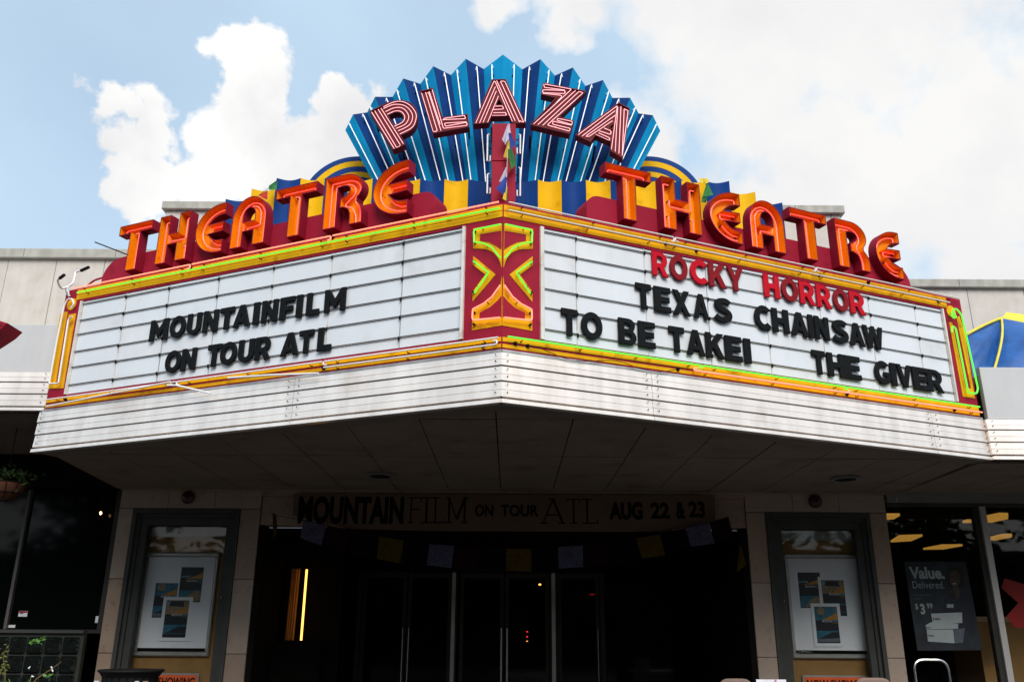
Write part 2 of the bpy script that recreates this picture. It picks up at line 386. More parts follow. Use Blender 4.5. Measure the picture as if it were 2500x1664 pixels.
# ================================================================== theatre building
YW = 10.15
tb = thing('theatre_building', 'pale concrete theatre front rising behind the marquee with travertine entrance piers', 'building', (0, YW, 0))
fw = FY(YW)
def pier(name, x0, x1, i0, i1, zt, par):
    """stone surround of a display case cut into slabs along its joints"""
    zj = [0.2, 0.60, 1.395, 2.187, 2.978]
    for a, b in zip(zj, zj[1:]):
        for (u0, u1) in ((x0, i0), (i1, x1)):
            MB().prism(fw, [(u0+.002, a+.003), (u1-.002, a+.003), (u1-.002, b-.003), (u0+.002, b-.003)], -0.28, 0.0+random.uniform(-.002, .002), bevel=.003).build('stone_slab', random.choice([trav, trav, trav2]), par)
    us = [x0, x0+(x1-x0)*.34, x0+(x1-x0)*.67, x1]
    for a, b in zip(us, us[1:]):
        MB().prism(fw, [(a+.002, 2.981), (b-.002, 2.981), (b-.002, zt), (a+.002, zt)], -0.28, random.uniform(-.002, .002), bevel=.003).build('stone_slab', trav, par)
pier('p', -4.55, -2.91, -4.385, -3.14, 3.185, tb)
pier('p', 2.73, 4.362, 2.95, 4.163, 3.185, tb)
# cornice moulding under the soffit along the entrance
MB().profile(fw, -2.905, 2.725, [(3.13, -.12), (3.13, .0), (3.15, .0), (3.15, .03), (3.175, .03), (3.175, .05), (3.198, .05), (3.198, -.12)]).build('moulding', trav2, tb)
MB().profile(fw, -4.56, -2.90, [(3.186, -.12), (3.186, .02), (3.198, .03), (3.198, -.12)]).build('moulding', trav2, tb)
MB().profile(fw, 2.72, 4.37, [(3.186, -.12), (3.186, .02), (3.198, .03), (3.198, -.12)]).build('moulding', trav2, tb)
# entrance lintel and reveals
for a, b in zip([-2.905, -1.5, -.1, 1.3], [-1.5, -.1, 1.3, 2.725]):
    MB().prism(fw, [(a+.002, 2.80), (b-.002, 2.80), (b-.002, 3.128), (a+.002, 3.128)], -0.3, -0.02, bevel=.003).build('stone_slab', trav2, tb)
for x in (-2.905, 2.665):
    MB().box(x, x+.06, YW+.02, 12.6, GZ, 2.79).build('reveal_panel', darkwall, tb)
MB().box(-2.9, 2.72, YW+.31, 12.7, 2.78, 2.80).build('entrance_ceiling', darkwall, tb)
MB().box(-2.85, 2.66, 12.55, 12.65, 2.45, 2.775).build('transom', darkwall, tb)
# parapets above the marquee
def parapet(x0, x1, z0, z1, y, step, par, m_=stucco, cop=0.14):
    xs = [x0]
    while xs[-1] < x1-.01: xs.append(min(x1, xs[-1]+step))
    for a, b in zip(xs, xs[1:]):
        MB().prism(FY(y), [(a+.003, z0), (b-.003, z0), (b-.003, z1-cop), (a+.003, z1-cop)], -.25, random.uniform(0, .003), bevel=.004).build('wall_panel', m_, par)
    xs = [x0-.04]
    while xs[-1] < x1+.03: xs.append(min(x1+.04, xs[-1]+step*1.9))
    for a, b in zip(xs, xs[1:]):
        MB().prism(FY(y), [(a+.002, z1-cop+.002), (b-.002, z1-cop+.002), (b-.002, z1), (a+.002, z1)], -.30, .06, bevel=.006).build('coping_stone', coping, par)
parapet(-4.53, 4.28, 3.62, 6.935, YW, 0.62, tb, cop=0.11)
MB().box(-4.5, 4.25, YW+.3, 15, 3.6, 6.7).build('roof_block', stucco, tb)
# neighbours
lb = thing('left_shop_building', 'lower grey concrete shop front to the left of the theatre marquee', 'building', (-9, YW, 0))
parapet(-13.3, -4.60, 4.0, 6.275, YW+.06, 0.62, lb, cop=0.13)
rb = thing('right_shop_building', 'lower grey concrete shop front to the right of the theatre marquee', 'building', (9, YW, 0))
parapet(4.35, 13.2, 4.0, 5.93, YW+.06, 0.72, rb, cop=0.11)
for par, x0, x1 in ((lb, -13.3, -4.6), (rb, 4.4, 13.2)):
    MB().box(x0, x1, 14.9, 15.1, GZ, 5.7).build('back_wall', darkwall, par)
    MB().box(x0, x1, YW+.35, 14.88, 3.25, 3.3).build('shop_ceiling', darkwall, par)
    MB().box(x0, x1, YW+.35, 14.88, 5.6, 5.65).build('roof', coping, par)
MB().box(-13.4, -13.25, YW, 15, GZ, 6.1).build('side_wall', stucco, lb)
MB().box(13.25, 13.4, YW, 15, GZ, 5.8).build('side_wall', stucco, rb)
MB().box(-4.59, -4.50, YW+.3, 15, GZ, 3.2).build('party_wall', darkwall, tb)
MB().box(4.37, 4.42, YW+.3, 15, GZ, 3.2).build('party_wall', darkwall, tb)

# ribbed fascia boards: profile between z limits, with a shallow groove at mid height
def rib_prof(z0, z1):
    zm = (z0+z1)/2
    return [(z0+.006, -.03), (z0+.006, .018), (z0+.009, .021), (zm-.003, .017), (zm-.001, .0145), (zm+.002, .017), (z1-.002, .011), (z1, .009), (z1, -.03)]
RIBZ = [3.213, 3.238, 3.359, 3.477, 3.585]
def fascia(fr, us, par, z_off=0.0, top_flash=True):
    for k, (u0, u1) in enumerate(zip(us, us[1:])):
        for a, b in zip(RIBZ[1:], RIBZ[2:]):
            MB().profile(fr, u0+.002, u1-.002, rib_prof(a+z_off, b+z_off)).build('fascia_board', alu, par)
        MB().profile(fr, u0+.002, u1-.002, [(3.196+z_off, -.03), (3.196+z_off, .034), (3.226+z_off, .030), (3.230+z_off, -.03)]).build('drip_edge', alu, par)
        if top_flash: pass
        # screws near the joints
        s = MB()
        for ua in (u0+.05, u1-.05):
            for a, b in zip(RIBZ[1:], RIBZ[2:]):
                for zz in (a+.04, b-.02):
                    c = fr(ua, zz+z_off, .026); s.lathe((c.x, c.y, c.z), [(0.0045, -.006), (0.0045, .004)], 6, 'y')
        s.build('screws', black, par, kind='stuff')
    MB().fbox(fr, us[0], us[-1], 3.20+z_off, 3.59+z_off, -.08, -.031).build('fascia_backing', gap, par)

# ================================================================== side canopies
YC = 8.06
rc = thing('right_canopy', 'ribbed metal canopy with a smooth grey panel above, right of the marquee', 'canopy', (7, YC, 3.2))
fascia(FY(YC), [4.53, 6.6, 8.9, 11.2], rc)
for a, b in zip([4.56, 6.9, 9.3], [6.9, 9.3, 11.2]):
    MB().prism(FY(YC), [(a, 3.59), (b-.004, 3.59), (b-.004, 4.107), (a, 4.107)], -.06, .0, bevel=.003).build('canopy_panel', stucco2, rc)
MB().box(4.6, 11.2, YC+.08, YW, 4.0, 4.06).build('canopy_roof', coping, rc)
lc = thing('left_canopy', 'ribbed metal canopy with a smooth grey panel above, left of the marquee', 'canopy', (-7, YC, 3.6))
fascia(FY(YC), [-11.5, -8.6, -6.3, -4.46], lc, 0.41)
for a, b in zip([-11.5, -8.7, -6.9], [-8.7, -6.9, -4.47]):
    MB().prism(FY(YC), [(a, 4.0), (b-.004, 4.0), (b-.004, 4.485), (a, 4.485)], -.06, 0, bevel=.003).build('canopy_panel', stucco2, lc)
MB().box(-11.5, -4.5, YC+.08, YW, 4.4, 4.45).build('canopy_roof', coping, lc)
MB().box(-11.5, -4.5, YC+.09, YW+.3, 3.60, 3.64).build('canopy_soffit', soffit_e, lc)
MB().box(-11.5, -4.5, YW-.02, YW+.3, 3.22, 3.598).build('shop_header', darkwall, lc)

# ================================================================== marquee
mq = thing('theatre_marquee', 'V shaped cinema marquee with white letter boards, crimson and yellow bands and neon tubing', 'marquee', (0, 6.1, 3.2))
def fp(fr, u, o):                                   # plan point on a face
    p = fr(u, 0, o); return (p.x, p.y)
body = [fp(FL, -LEN_L, -.03), fp(FL, 0, -.03), fp(FR, LEN_R, -.03), (4.4, YW-.01), (-4.35, YW-.01)]
MB().plan(body, 3.6, 4.818).build('cabinet', crimson, mq)
MB().plan([fp(FL, -LEN_L-.04, -.09), fp(FL, 0, -.09), fp(FR, LEN_R+.04, -.09), (4.45, YW-.02), (-4.4, YW-.02)], 3.235, 3.598).build('canopy_core', gap, mq)
# soffit: tiles clipped to the V, front border
def clip(poly, a, b, c):                             # keep a*x+b*y<=c
    o = []
    for i in range(len(poly)):
        p, q = poly[i-1], poly[i]; dp, dq = a*p[0]+b*p[1]-c, a*q[0]+b*q[1]-c
        if (dp <= 0) != (dq <= 0):
            t = dp/(dp-dq); o.append((p[0]+(q[0]-p[0])*t, p[1]+(q[1]-p[1])*t))
        if dq <= 0: o.append(q)
    return o
V_in = [fp(FL, -LEN_L-.02, -.22), (A.x, (fp(FL, 0, -.22)[1]+fp(FR, 0, -.22)[1])/2+.02), fp(FR, LEN_R+.02, -.22), (4.50, YW), (-4.60, YW)]
V_out = [fp(FL, -LEN_L-.04, -.02), (A.x, A.y+.02), fp(FR, LEN_R+.04, -.02), (11.2, YC+.02), (11.2, YW+.4), (-4.62, YW+.0)]
V_tile = V_in; V_side = [(4.505, YC+.2), (11.2, YC+.2), (11.2, YW), (4.505, YW)]
def cell(x0, x1, y0, y1, VV):
    p = [(x0, y0), (x1, y0), (x1, y1), (x0, y1)]
    V = ccw(VV)
    for i in range(len(V)):
        a, b = V[i-1], V[i]; nx, ny = (b[1]-a[1]), -(b[0]-a[0]); p = clip(p, nx, ny, nx*a[0]+ny*a[1])
        if len(p) < 3: return None
    return p
for i in range(-9, 20):
    x0 = -0.12+i*0.603
    for y0, y1 in ((5.0, 6.60), (6.60, 8.08), (8.08, YW)):
        for VV, par_ in ((V_tile, mq), (V_side, rc)):
            p = cell(x0+.005, x0+.598, y0+.012, y1-.012, VV)
            if p and abs(area(p)) > .01:
                z = 3.2+random.uniform(-.002, .003)
                MB().plan(p, z, z+.02).build('soffit_tile', soffit_m, par_)
def bord(fr, ua, ub, oa=-.02, ob=-.215):
    return [fp(fr, ua, oa), fp(fr, ub, oa), fp(fr, ub, ob), fp(fr, ua, ob)]
MB().plan([fp(FL, -LEN_L-.02, -.02), (A.x, A.y+.022), V_in[1], V_in[0]], 3.197, 3.225).build('soffit_border', soffit_e, mq)
MB().plan([fp(FR, LEN_R+.02, -.02), (A.x, A.y+.022), V_in[1], V_in[2]], 3.197, 3.225).build('soffit_border', soffit_e, mq)
# fascia
fascia(FL, [-LEN_L-.05, -3.02+.66-.0, -.004] if False else [-LEN_L-.05, on(FL, 720, 960)[0], .011], mq)
fascia(FR, [-.010, on(FR, 1590, 960)[0], on(FR, 2277, 1060)[0], LEN_R+.055], mq)
for fr, u0, u1 in ((FL, -LEN_L-.02, -.001), (FR, .001, LEN_R+.02)):
    MB().fbox(fr, u0, u1, 3.587, 3.607, -.05, .012).build('flashing', alu_top, mq)
# painted bands
bl, br = (-4.505, -.322), (.314, 4.69)
for fr, u0, u1, s_ in ((FL, -LEN_L, -.0005, 1), (FR, .0005, LEN_R, -1)):
    top0, top1 = (u0, u1)
    MB().fbox(fr, top0, top1, 4.676, 4.824, -.03, .0).build('top_band', crimson, mq)
    MB().fbox(fr, top0, top1, 3.607, 3.728, -.03, .0).build('bottom_band', crimson, mq)
    e = 0.02 if s_ == 1 else 0
    for (a, b) in ((4.700, 4.750), (4.756, 4.806)):
        MB().fbox(fr, top0+.16*(s_ == 1)+.004, top1-.2*(s_ == -1)-.004, a, b, 0.0, .005).build('yellow_stripe', yellow, mq)
    for (a, b) in ((3.672, 3.706), (3.624, 3.652)):
        MB().fbox(fr, top0+.004, top1-.004, a, b, 0.0, .005).build('yellow_stripe', yellow, mq)
# apex panel base, end panels
MB().fbox(FL, -.322, -.0005, 3.728, 4.676, -.03, 0.0).build('apex_panel', crimson, mq)
MB().fbox(FR, .0005, .314, 3.728, 4.676, -.03, 0.0).build('apex_panel', crimson, mq)
MB().fbox(FL, -LEN_L, -4.52, 3.728, 4.676, -.03, 0.0).build('end_panel', crimson, mq)
MB().fbox(FR, 4.70, LEN_R, 3.728, 4.676, -.03, 0.0).build('end_panel', crimson, mq)
for fr, u0, u1 in ((FL, -.345, -.322), (FL, -4.522, -4.505), (FR, .314, .345), (FR, 4.69, 4.708)):
    MB().fbox(fr, u0, u1, 3.73, 4.674, -.02, .022).build('board_trim', trimw, mq)

# letter boards: panes between the tracks, each pane a piece
FRAC = [0.0, .034, .214, .368, .553, .72, .907, 1.0]
ZT, ZB = 4.674, 3.732
def board(fr, joints):
    MB().fbox(fr, joints[0], joints[-1], ZB, ZT, -.028, -.022).build('board_back', gap, mq)
    for k, (a, b) in enumerate(zip(joints, joints[1:])):
        jz = random.uniform(-.004, .004)
        zs = [ZT-(ZT-ZB)*f+(jz if 0 < i < 7 else 0) for i, f in enumerate(FRAC)]
        for i, (z1, z0) in enumerate(zip(zs, zs[1:])):
            t = random.uniform(-.0015, .0015)
            p = [(a+.0035, z0+.004), (b-.0035, z0+.004), (b-.0035, z1-.004), (a+.0035, z1-.004)]
            mb = MB(); q = ccw(p)
            f0 = [fr(p[0][0], p[0][1], -.008+t), fr(p[1][0], p[1][1], -.008-t), fr(p[2][0], p[2][1], -.008-t), fr(p[3][0], p[3][1], -.008+t)]
            bk = [fr(x, z, -.016) for x, z in p]
            ka = mb.pts(f0+bk); mb.face(ka, ka+1, ka+2, ka+3); mb.face(ka+7, ka+6, ka+5, ka+4)
            for e in range(4): mb.face(ka+e, ka+4+e, ka+4+(e+1) % 4, ka+(e+1) % 4)
            mb.build('board_pane', random.choice([acrylic, acrylic, acrylic2]), mq)
            if 0 < i:
                zc = z1
                MB().profile(fr, a+.001, b-.001, [(zc-.0032, -.02), (zc-.0032, .0045), (zc+.0026, .0055), (zc+.0026, -.02)]).build('letter_track', rail_k, mq)
                MB().profile(fr, a+.001, b-.001, [(zc-.0062, -.02), (zc-.0062, .002), (zc-.0036, .0045), (zc-.0036, -.02)]).build('track_glint', rail_w, mq)  # white strip laid in for the reflected hairline under each track
    for u in joints[1:-1]:
        MB().fbox(fr, u-.0022, u+.0022, ZB, ZT, -.02, -.003).build('joint_cover', trimw if random.random() < .6 else alu_top, mq)
        for f in FRAC[1:7]:
            z = ZT-(ZT-ZB)*f; MB().fbox(fr, u-.004, u+.004, z-.028, z+.004, -.005, .013).build('track_clip', black, mq)
jl = [bl[0]]+[on(FL, *q)[0] for q in ((310, 716), (415, 694.6), (536.8, 669.6), (670.7, 644.6), (812.8, 611), (986.6, 580))]+[bl[1]]
jr = [br[0]]+[on(FR, *q)[0] for q in ((1405.5, 570), (1572, 601), (1721, 632.6), (1862.7, 661.6), (1995.3, 688), (2117.7, 715), (2231.4, 741))]+[br[1]]
board(FL, jl); board(FR, jr)

# neon: tubes stand off the face on little glass posts
def standoffs(fr, us, z, o0, o1, par=mq, m_=None):
    s = MB()
    for u in us: s.tube([fr(u, z, o0), fr(u, z-.012, o1*.6), fr(u, z-.004, o1)], .004, 5)
    return s.build('tube_support', m_ or black, par)
def bandtube(fr, u0, u1, z, mt, name='neon_tube', hook0=0, hook1=0, off=.045, r=.0068):
    p = [(u0, z), (u1, z)]
    if hook0: p = [(u0+.03, z+hook0), (u0, z+hook0), (u0, z)]+p[1:]
    if hook1: p = p[:-1]+[(u1, z), (u1, z+hook1), (u1-.03, z+hook1)]
    MB().ftube(fr, p, off, r, .015).build(name, mt, mq)
    n = max(2, int(abs(u1-u0)/.42)); standoffs(fr, [u0+.12+(u1-u0-.24)*i/(n-1) for i in range(n)], z-.008, .002, off-.004)
uL = lambda x, y: on(FL, x, y, .045)[0]
uR = lambda x, y: on(FR, x, y, .045)[0]
# left top: red above, green below
br1, br2 = uL(466, 650), uL(810, 577)
for a, b in ((-4.62, br1-.01), (br1+.01, br2-.01), (br2+.01, -.02)):
    bandtube(FL, a, b, 4.812, neon_salmon, hook1=-.035 if b < -.1 else 0)
for a, b in ((-4.56, br1-.0), (br1+.008, br2+.01), (br2+.02, -.012)):
    bandtube(FL, a, b, 4.757, neon_green)
# right top: two runs of unlit tube
rr1, rr2 = uR(1645, 580), uR(1990, 655)
for a, b in ((.03, rr1), (rr1+.015, rr2), (rr2+.015, 4.93)):
    bandtube(FR, a, b, 4.812, neon_off, hook0=-.035 if a > .1 else 0, hook1=-.04 if b < 4.9 else 0)
for a, b in ((.03, rr1-.12), (rr1-.11, rr2-.05), (rr2-.04, 4.78)):
    bandtube(FR, a, b, 4.742, neon_off)
# left bottom: unlit, one tube has come loose
bb1, bb2 = uL(420, 925), uL(785, 895)
for a, b in ((-4.70, bb1+.05), (bb1+.06, bb2), (bb2+.015, -.01)):
    bandtube(FL, a, b, 3.69, neon_w, hook0=-.03 if a > -4 else 0)
for a, b in ((bb2+.02, -.02),):
    bandtube(FL, a, b, 3.638, neon_w, hook1=.03)
MB().tube([FL(-4.70, 3.625, .04), FL(-4.2, 3.645, .05), FL(bb1, 3.692, .06)], .008, 7).build('neon_tube', neon_w, mq)
MB().tube([FL(*on(FL, 408, 940, .07), .07), FL(*on(FL, 430, 940, .08), .08), FL(*on(FL, 515, 960, .10), .10)], .009, 7).build('broken_tube', neon_w, mq)
MB().tube([FL(*on(FL, 556, 922, .06), .06), FL(*on(FL, 660, 915, .07), .07), FL(*on(FL, 778, 911, .07), .07)], .009, 7).build('broken_tube', neon_w, mq)
# right bottom: green above all along, salmon on the outer half
rb1, rb2 = uR(1715, 902), uR(2068, 950)
for a, b in ((.03, rb1), (rb1+.015, rb2), (rb2+.01, 4.95)):
    bandtube(FR, a, b, 3.70, neon_green, hook1=-.022 if b < 4.9 else 0)
for a, b in ((rb1-.08, rb2), (rb2+.01, 4.97)):
    bandtube(FR, a, b, 3.648, neon_salmon, hook0=.02)
wire = spline([on(FR, *q, .02) for q in ((1290, 846), (1320, 852), (1400, 881), (1500, 881), (1560, 900), (1610, 908), (1650, 902))])
MB().tube([FR(u, z, .03) for u, z in wire], .003, 5).build('loose_wire', black, mq)
# electrode housings where tubes enter the band
hs = MB()
for fr, pts_ in ((FL, [(466, 652), (812, 580), (1180, 842), (425, 935), (790, 898), (160, 975)]), (FR, [(1258, 838), (1288, 844), (1655, 901), (1625, 594), (1700, 612), (2000, 672), (2120, 690), (2068, 962), (2330, 1000), (2290, 734)])):
    for q in pts_:
        u, z = on(fr, *q, .01); c = fr(u, z, .0)
        for rr_, h_ in ((.016, .012), (.009, .03)):
            k0 = [fr(u+rr_*math.cos(a*math.pi/5), z+rr_*math.sin(a*math.pi/5), .003) for a in range(10)]
            k1 = [fr(u+rr_*math.cos(a*math.pi/5), z+rr_*math.sin(a*math.pi/5), h_) for a in range(10)]
            i0 = hs.pts(k0); i1 = hs.pts(k1)
            for a in range(10): hs.face(i0+a, i0+(a+1) % 10, i1+(a+1) % 10, i1+a)
            hs.face(*[i1+a for a in range(10)])
hs.build('electrode_housings', black, mq)
# ornament on the apex panel, drawn on the left face and mirrored on the right one
C5 = lambda x, y: on(FL, 700+x/2.704, 480+y/2.704)
def C5p(L): return [C5(*q) for q in L]
orn = [
    ([(1232, 212), (1421, 180), (1421, 470), (1412, 440), (1398, 405), (1370, 372), (1335, 354), (1300, 346), (1232, 343)],
     [(1280, 250), (1419.5, 226), (1419.5, 352), (1380, 325), (1335, 302), (1277, 292)]),
    ([(1224, 883), (1421, 850), (1421, 525), (1412, 590), (1390, 632), (1350, 680), (1300, 712), (1228, 745)],
     [(1274, 815), (1419.5, 793), (1419.5, 655), (1390, 690), (1345, 730), (1275, 768)]),
    ([(1232, 392), (1380, 514), (1228, 692), (1228, 628), (1312, 514), (1231, 452)], None)]
for outer, hole in orn:
    o_, h_ = C5p(outer), (C5p(hole) if hole else None)
    for fr, sg in ((FL, 1), (FR, -1)):
        oo = [(min(x, -.0008)*sg, z) for x, z in o_]
        mb = MB()
        mb.prism(fr, oo, 0.0, .004)
        mb.build('yellow_ornament', yellow, mq)
        if h_: MB().prism(fr, [(min(x, -.0008)*sg, z) for x, z in h_], .0042, .0065).build('crimson_inlay', crimson, mq)
def apex_path(L, mt, joined=True):
    a = [on(FL, 700+x/2.704, 480+y/2.704, .04) for x, y in L]
    if joined:
        pl = [FL(u, z, .04) for u, z in rnd(a[:-1]+[(0, a[-1][1])], .025, False)]
        pr = [FR(-u, z, .04) for u, z in rnd(a[:-1]+[(0, a[-1][1])], .025, False)]
        MB().tube(pl, .0064, 7).build('neon_tube', mt, mq); MB().tube(pr, .0064, 7).build('neon_tube', mt, mq)
    else:
        MB().tube([FL(u, z, .04) for u, z in rnd(a, .02, False)], .0064, 7).build('neon_tube', mt, mq)
        MB().tube([FR(-u, z, .04) for u, z in rnd(a, .02, False)], .0064, 7).build('neon_tube', mt, mq)
apex_path([(1237, 300), (1234, 218), (1421, 180)], neon_green)
apex_path([(1237, 298), (1300, 308), (1355, 335), (1398, 390), (1421, 400)], neon_green)
apex_path([(1232, 425), (1330, 498), (1325, 512), (1238, 636)], neon_green, False)
apex_path([(1228, 745), (1224, 815), (1421, 795)], neon_salmon)
apex_path([(1228, 742), (1300, 705), (1355, 660), (1405, 590), (1421, 580)], neon_salmon)
for (x, y) in ((1248, 235), (1248, 308), (1245, 434), (1240, 636), (1243, 770), (1243, 848), (1300, 220), (1330, 328), (1330, 512), (1270, 600), (1335, 706)):
    u, z = C5(x, y)
    for fr, sg in ((FL, 1), (FR, -1)):
        MB().tube([fr(u*sg, z, .004), fr(u*sg, z, .032)], .009 if x < 1260 else .004, 8).build('tube_support', black, mq)
# end panels: hooked yellow bands with tube
C4 = lambda x, y: (60+x/2.8, 600+y/2.8)
ep = [on(FL, *C4(x, y)) for x, y in ((165, 975), (268, 972), (354, 462), (305, 470), (222, 925), (218, 918), (292, 440), (268, 430), (255, 452))]
MB().prism(FL, [on(FL, *C4(x, y)) for x, y in ((170, 945), (166, 976), (267, 973), (353, 462), (305, 470), (226, 940), (215, 940), (296, 450), (262, 452), (245, 470))], 0, .005).build('yellow_ornament', yellow, mq)
cc = on(FL, *C4(326, 400))
MB().prism(FL, arc(cc[0], cc[1], .062, .062, 0, 342, 18), .0052, .008).build('yellow_ornament', yellow, mq)
MB().tube([FL(u, z, .05) for u, z in rnd([on(FL, *C4(*q), .05) for q in ((318, 425), (338, 395), (325, 362), (295, 362), (270, 410), (222, 640), (168, 940), (230, 940), (300, 500), (325, 482))], .02, False)], .0085, 7).build('neon_tube', neon_w, mq)
C7 = lambda x, y: (2150+x/3.137, 660+y/3.137)
MB().prism(FR, [on(FR, *C7(x, y)) for x, y in ((522, 395), (545, 400), (650, 900), (690, 905), (580, 360), (600, 350), (640, 470), (720, 980), (628, 965))], 0, .005).build('yellow_ornament', yellow, mq)
cc = on(FR, *C7(535, 315))
MB().prism(FR, arc(cc[0], cc[1], .062, .062, 0, 342, 18), .0052, .008).build('yellow_ornament', yellow, mq)
MB().tube([FR(u, z, .05) for u, z in rnd([on(FR, *C7(*q), .05) for q in ((545, 320), (550, 360), (580, 362), (548, 300), (580, 292), (620, 340), (745, 900), (738, 940), (675, 938), (665, 900), (575, 440), (548, 425), (545, 470))], .02, False)], .0085, 7).build('neon_tube', neon_green, mq)

# recessed lights in the soffit
for (x, y, lab, r_) in ((875, 1090, 'round recessed downlight in the marquee soffit, left of the entrance centre', .155), (1945, 1097, 'round recessed downlight in the marquee soffit above the right display case', .15)):
    X, Y = atz(x*1.0611, y*1.0611, 3.2)
    t_ = thing('downlight', lab, 'ceiling light', (X, Y, 3.18), 'downlights in the marquee soffit')
    s = MB(); s.lathe((X, Y, 3.172), [(r_*.72, .0), (r_, .0), (r_, .022), (r_*.72, .022)], 28); s.f = s.f[:-2]; s.mi = s.mi[:-2]
    n0 = 0
    s.build('trim_ring', mat('downlight_trim', (0.16, 0.155, 0.145), .6), t_)
    MB().lathe((X, Y, 3.192), [(r_*.72, -.004), (r_*.72, .006)], 28).build('lamp_lens', black, t_)

# ================================================================== marquee changeable letters
def E_(w_, t): return [(0, 0), (w_, 0), (w_, t*.92), (t, t*.92), (t, .5-t*.45), (w_*.93, .5-t*.45), (w_*.93, .5+t*.45), (t, .5+t*.45), (t, 1-t*.92), (w_, 1-t*.92), (w_, 1), (0, 1)]
t_ = .25
def glyph(ch):
    """(outer, holes) in a box one unit high; x is scaled to the measured width afterwards"""
    t = t_
    if ch == 'I': return [(0, 0), (.26, 0), (.26, 1), (0, 1)], []
    if ch == 'L': return [(0, 0), (.6, 0), (.6, t), (t, t), (t, 1), (0, 1)], []
    if ch == 'T': return [(.25, 0), (.51, 0), (.51, .76), (.76, .76), (.76, 1), (0, 1), (0, .76), (.25, .76)], []
    if ch == 'F': return [(0, 0), (t, 0), (t, .36), (.56, .36), (.56, .59), (t, .59), (t, .77), (.62, .77), (.62, 1), (0, 1)], []
    if ch == 'E': return E_(.62, t), []
    if ch == 'H': return [(0, 0), (t, 0), (t, .38), (.52, .38), (.52, 0), (.77, 0), (.77, 1), (.52, 1), (.52, .62), (t, .62), (t, 1), (0, 1)], []
    if ch == 'N': return [(0, 0), (t, 0), (t, .52), (.57, 0), (.82, 0), (.82, 1), (.57, 1), (.57, .48), (t, 1), (0, 1)], []
    if ch == 'M': return [(0, 0), (.24, 0), (.24, .5), (.49, .12), (.74, .5), (.74, 0), (.98, 0), (.98, 1), (.76, 1), (.49, .55), (.22, 1), (0, 1)], []
    if ch == 'A': return [(0, 0), (.27, 0), (.33, .19), (.59, .19), (.65, 0), (.92, 0), (.59, 1), (.33, 1)], [[(.39, .38), (.53, .38), (.46, .68)]]
    if ch == 'V': return [(.33, 0), (.59, 0), (.92, 1), (.66, 1), (.46, .34), (.26, 1), (0, 1)], []
    if ch == 'Y': return [(.32, 0), (.58, 0), (.58, .4), (.9, 1), (.62, 1), (.45, .62), (.28, 1), (0, 1), (.32, .4)], []
    if ch == 'X': return [(0, 0), (.29, 0), (.46, .29), (.63, 0), (.92, 0), (.61, .51), (.9, 1), (.61, 1), (.46, .74), (.31, 1), (.02, 1), (.31, .51)], []
    if ch == 'K': return [(0, 0), (t, 0), (t, .3), (.34, .41), (.56, 0), (.86, 0), (.53, .6), (.85, 1), (.54, 1), (t, .62), (t, 1), (0, 1)], []
    if ch == 'W': return [(.22, 0), (.46, 0), (.6, .55), (.74, 0), (.98, 0), (1.2, 1), (.95, 1), (.85, .42), (.7, 1), (.5, 1), (.35, .42), (.25, 1), (0, 1)], []
    if ch == 'U': return [(0, 1)]+[(0, .36)]+arc(.38, .37, .38, .38, 185, 355, 12)+[(.76, .36), (.76, 1), (.51, 1), (.51, .38)]+arc(.38, .37, .13, .15, 0, -180, 8)+[(.25, 1)], []
    if ch == 'O': return arc(.48, .5, .48, .515, 0, 345, 23), [arc(.48, .5, .22, .27, 0, 337, 15)]
    if ch == 'C': return arc(.48, .5, .48, .515, 42, 318, 18)+arc(.48, .5, .22, .27, 315, 45, 12), []
    if ch == 'G': return arc(.48, .5, .48, .515, 45, 320, 18)+[(.9, .18), (.9, .54), (.5, .54), (.5, .36), (.66, .36), (.66, .28)]+arc(.48, .5, .23, .27, 310, 48, 11), []
    if ch == 'S': return thick(spline([(.66, .80), (.52, .885), (.35, .885), (.18, .82), (.155, .69), (.26, .575), (.45, .50), (.6, .41), (.62, .26), (.50, .145), (.33, .115), (.16, .155), (.04, .24)], 3), .235), []
    if ch == 'R': return [(0, 0), (t, 0), (t, .33), (.36, .33), (.54, 0), (.83, 0), (.6, .40)]+arc(.43, .67, .36, .33, -50, 80, 9)+[(.43, 1), (0, 1)], [[(t, .53), (.42, .53)]+arc(.42, .67, .12, .135, -85, 85, 5)+[(t, .81)]]
    if ch == 'B': return [(0, 0), (.45, 0)]+arc(.47, .28, .29, .28, -85, 60, 7)+arc(.44, .745, .27, .255, -40, 85, 7)+[(.42, 1), (0, 1)], [[(t, .19), (.44, .19)]+arc(.44, .30, .10, .10, -80, 80, 4)+[(t, .41)], [(t, .6), (.40, .6)]+arc(.40, .70, .10, .10, -80, 80, 4)+[(t, .81)]]
ORD = ['first', 'second', 'third', 'fourth', 'fifth']
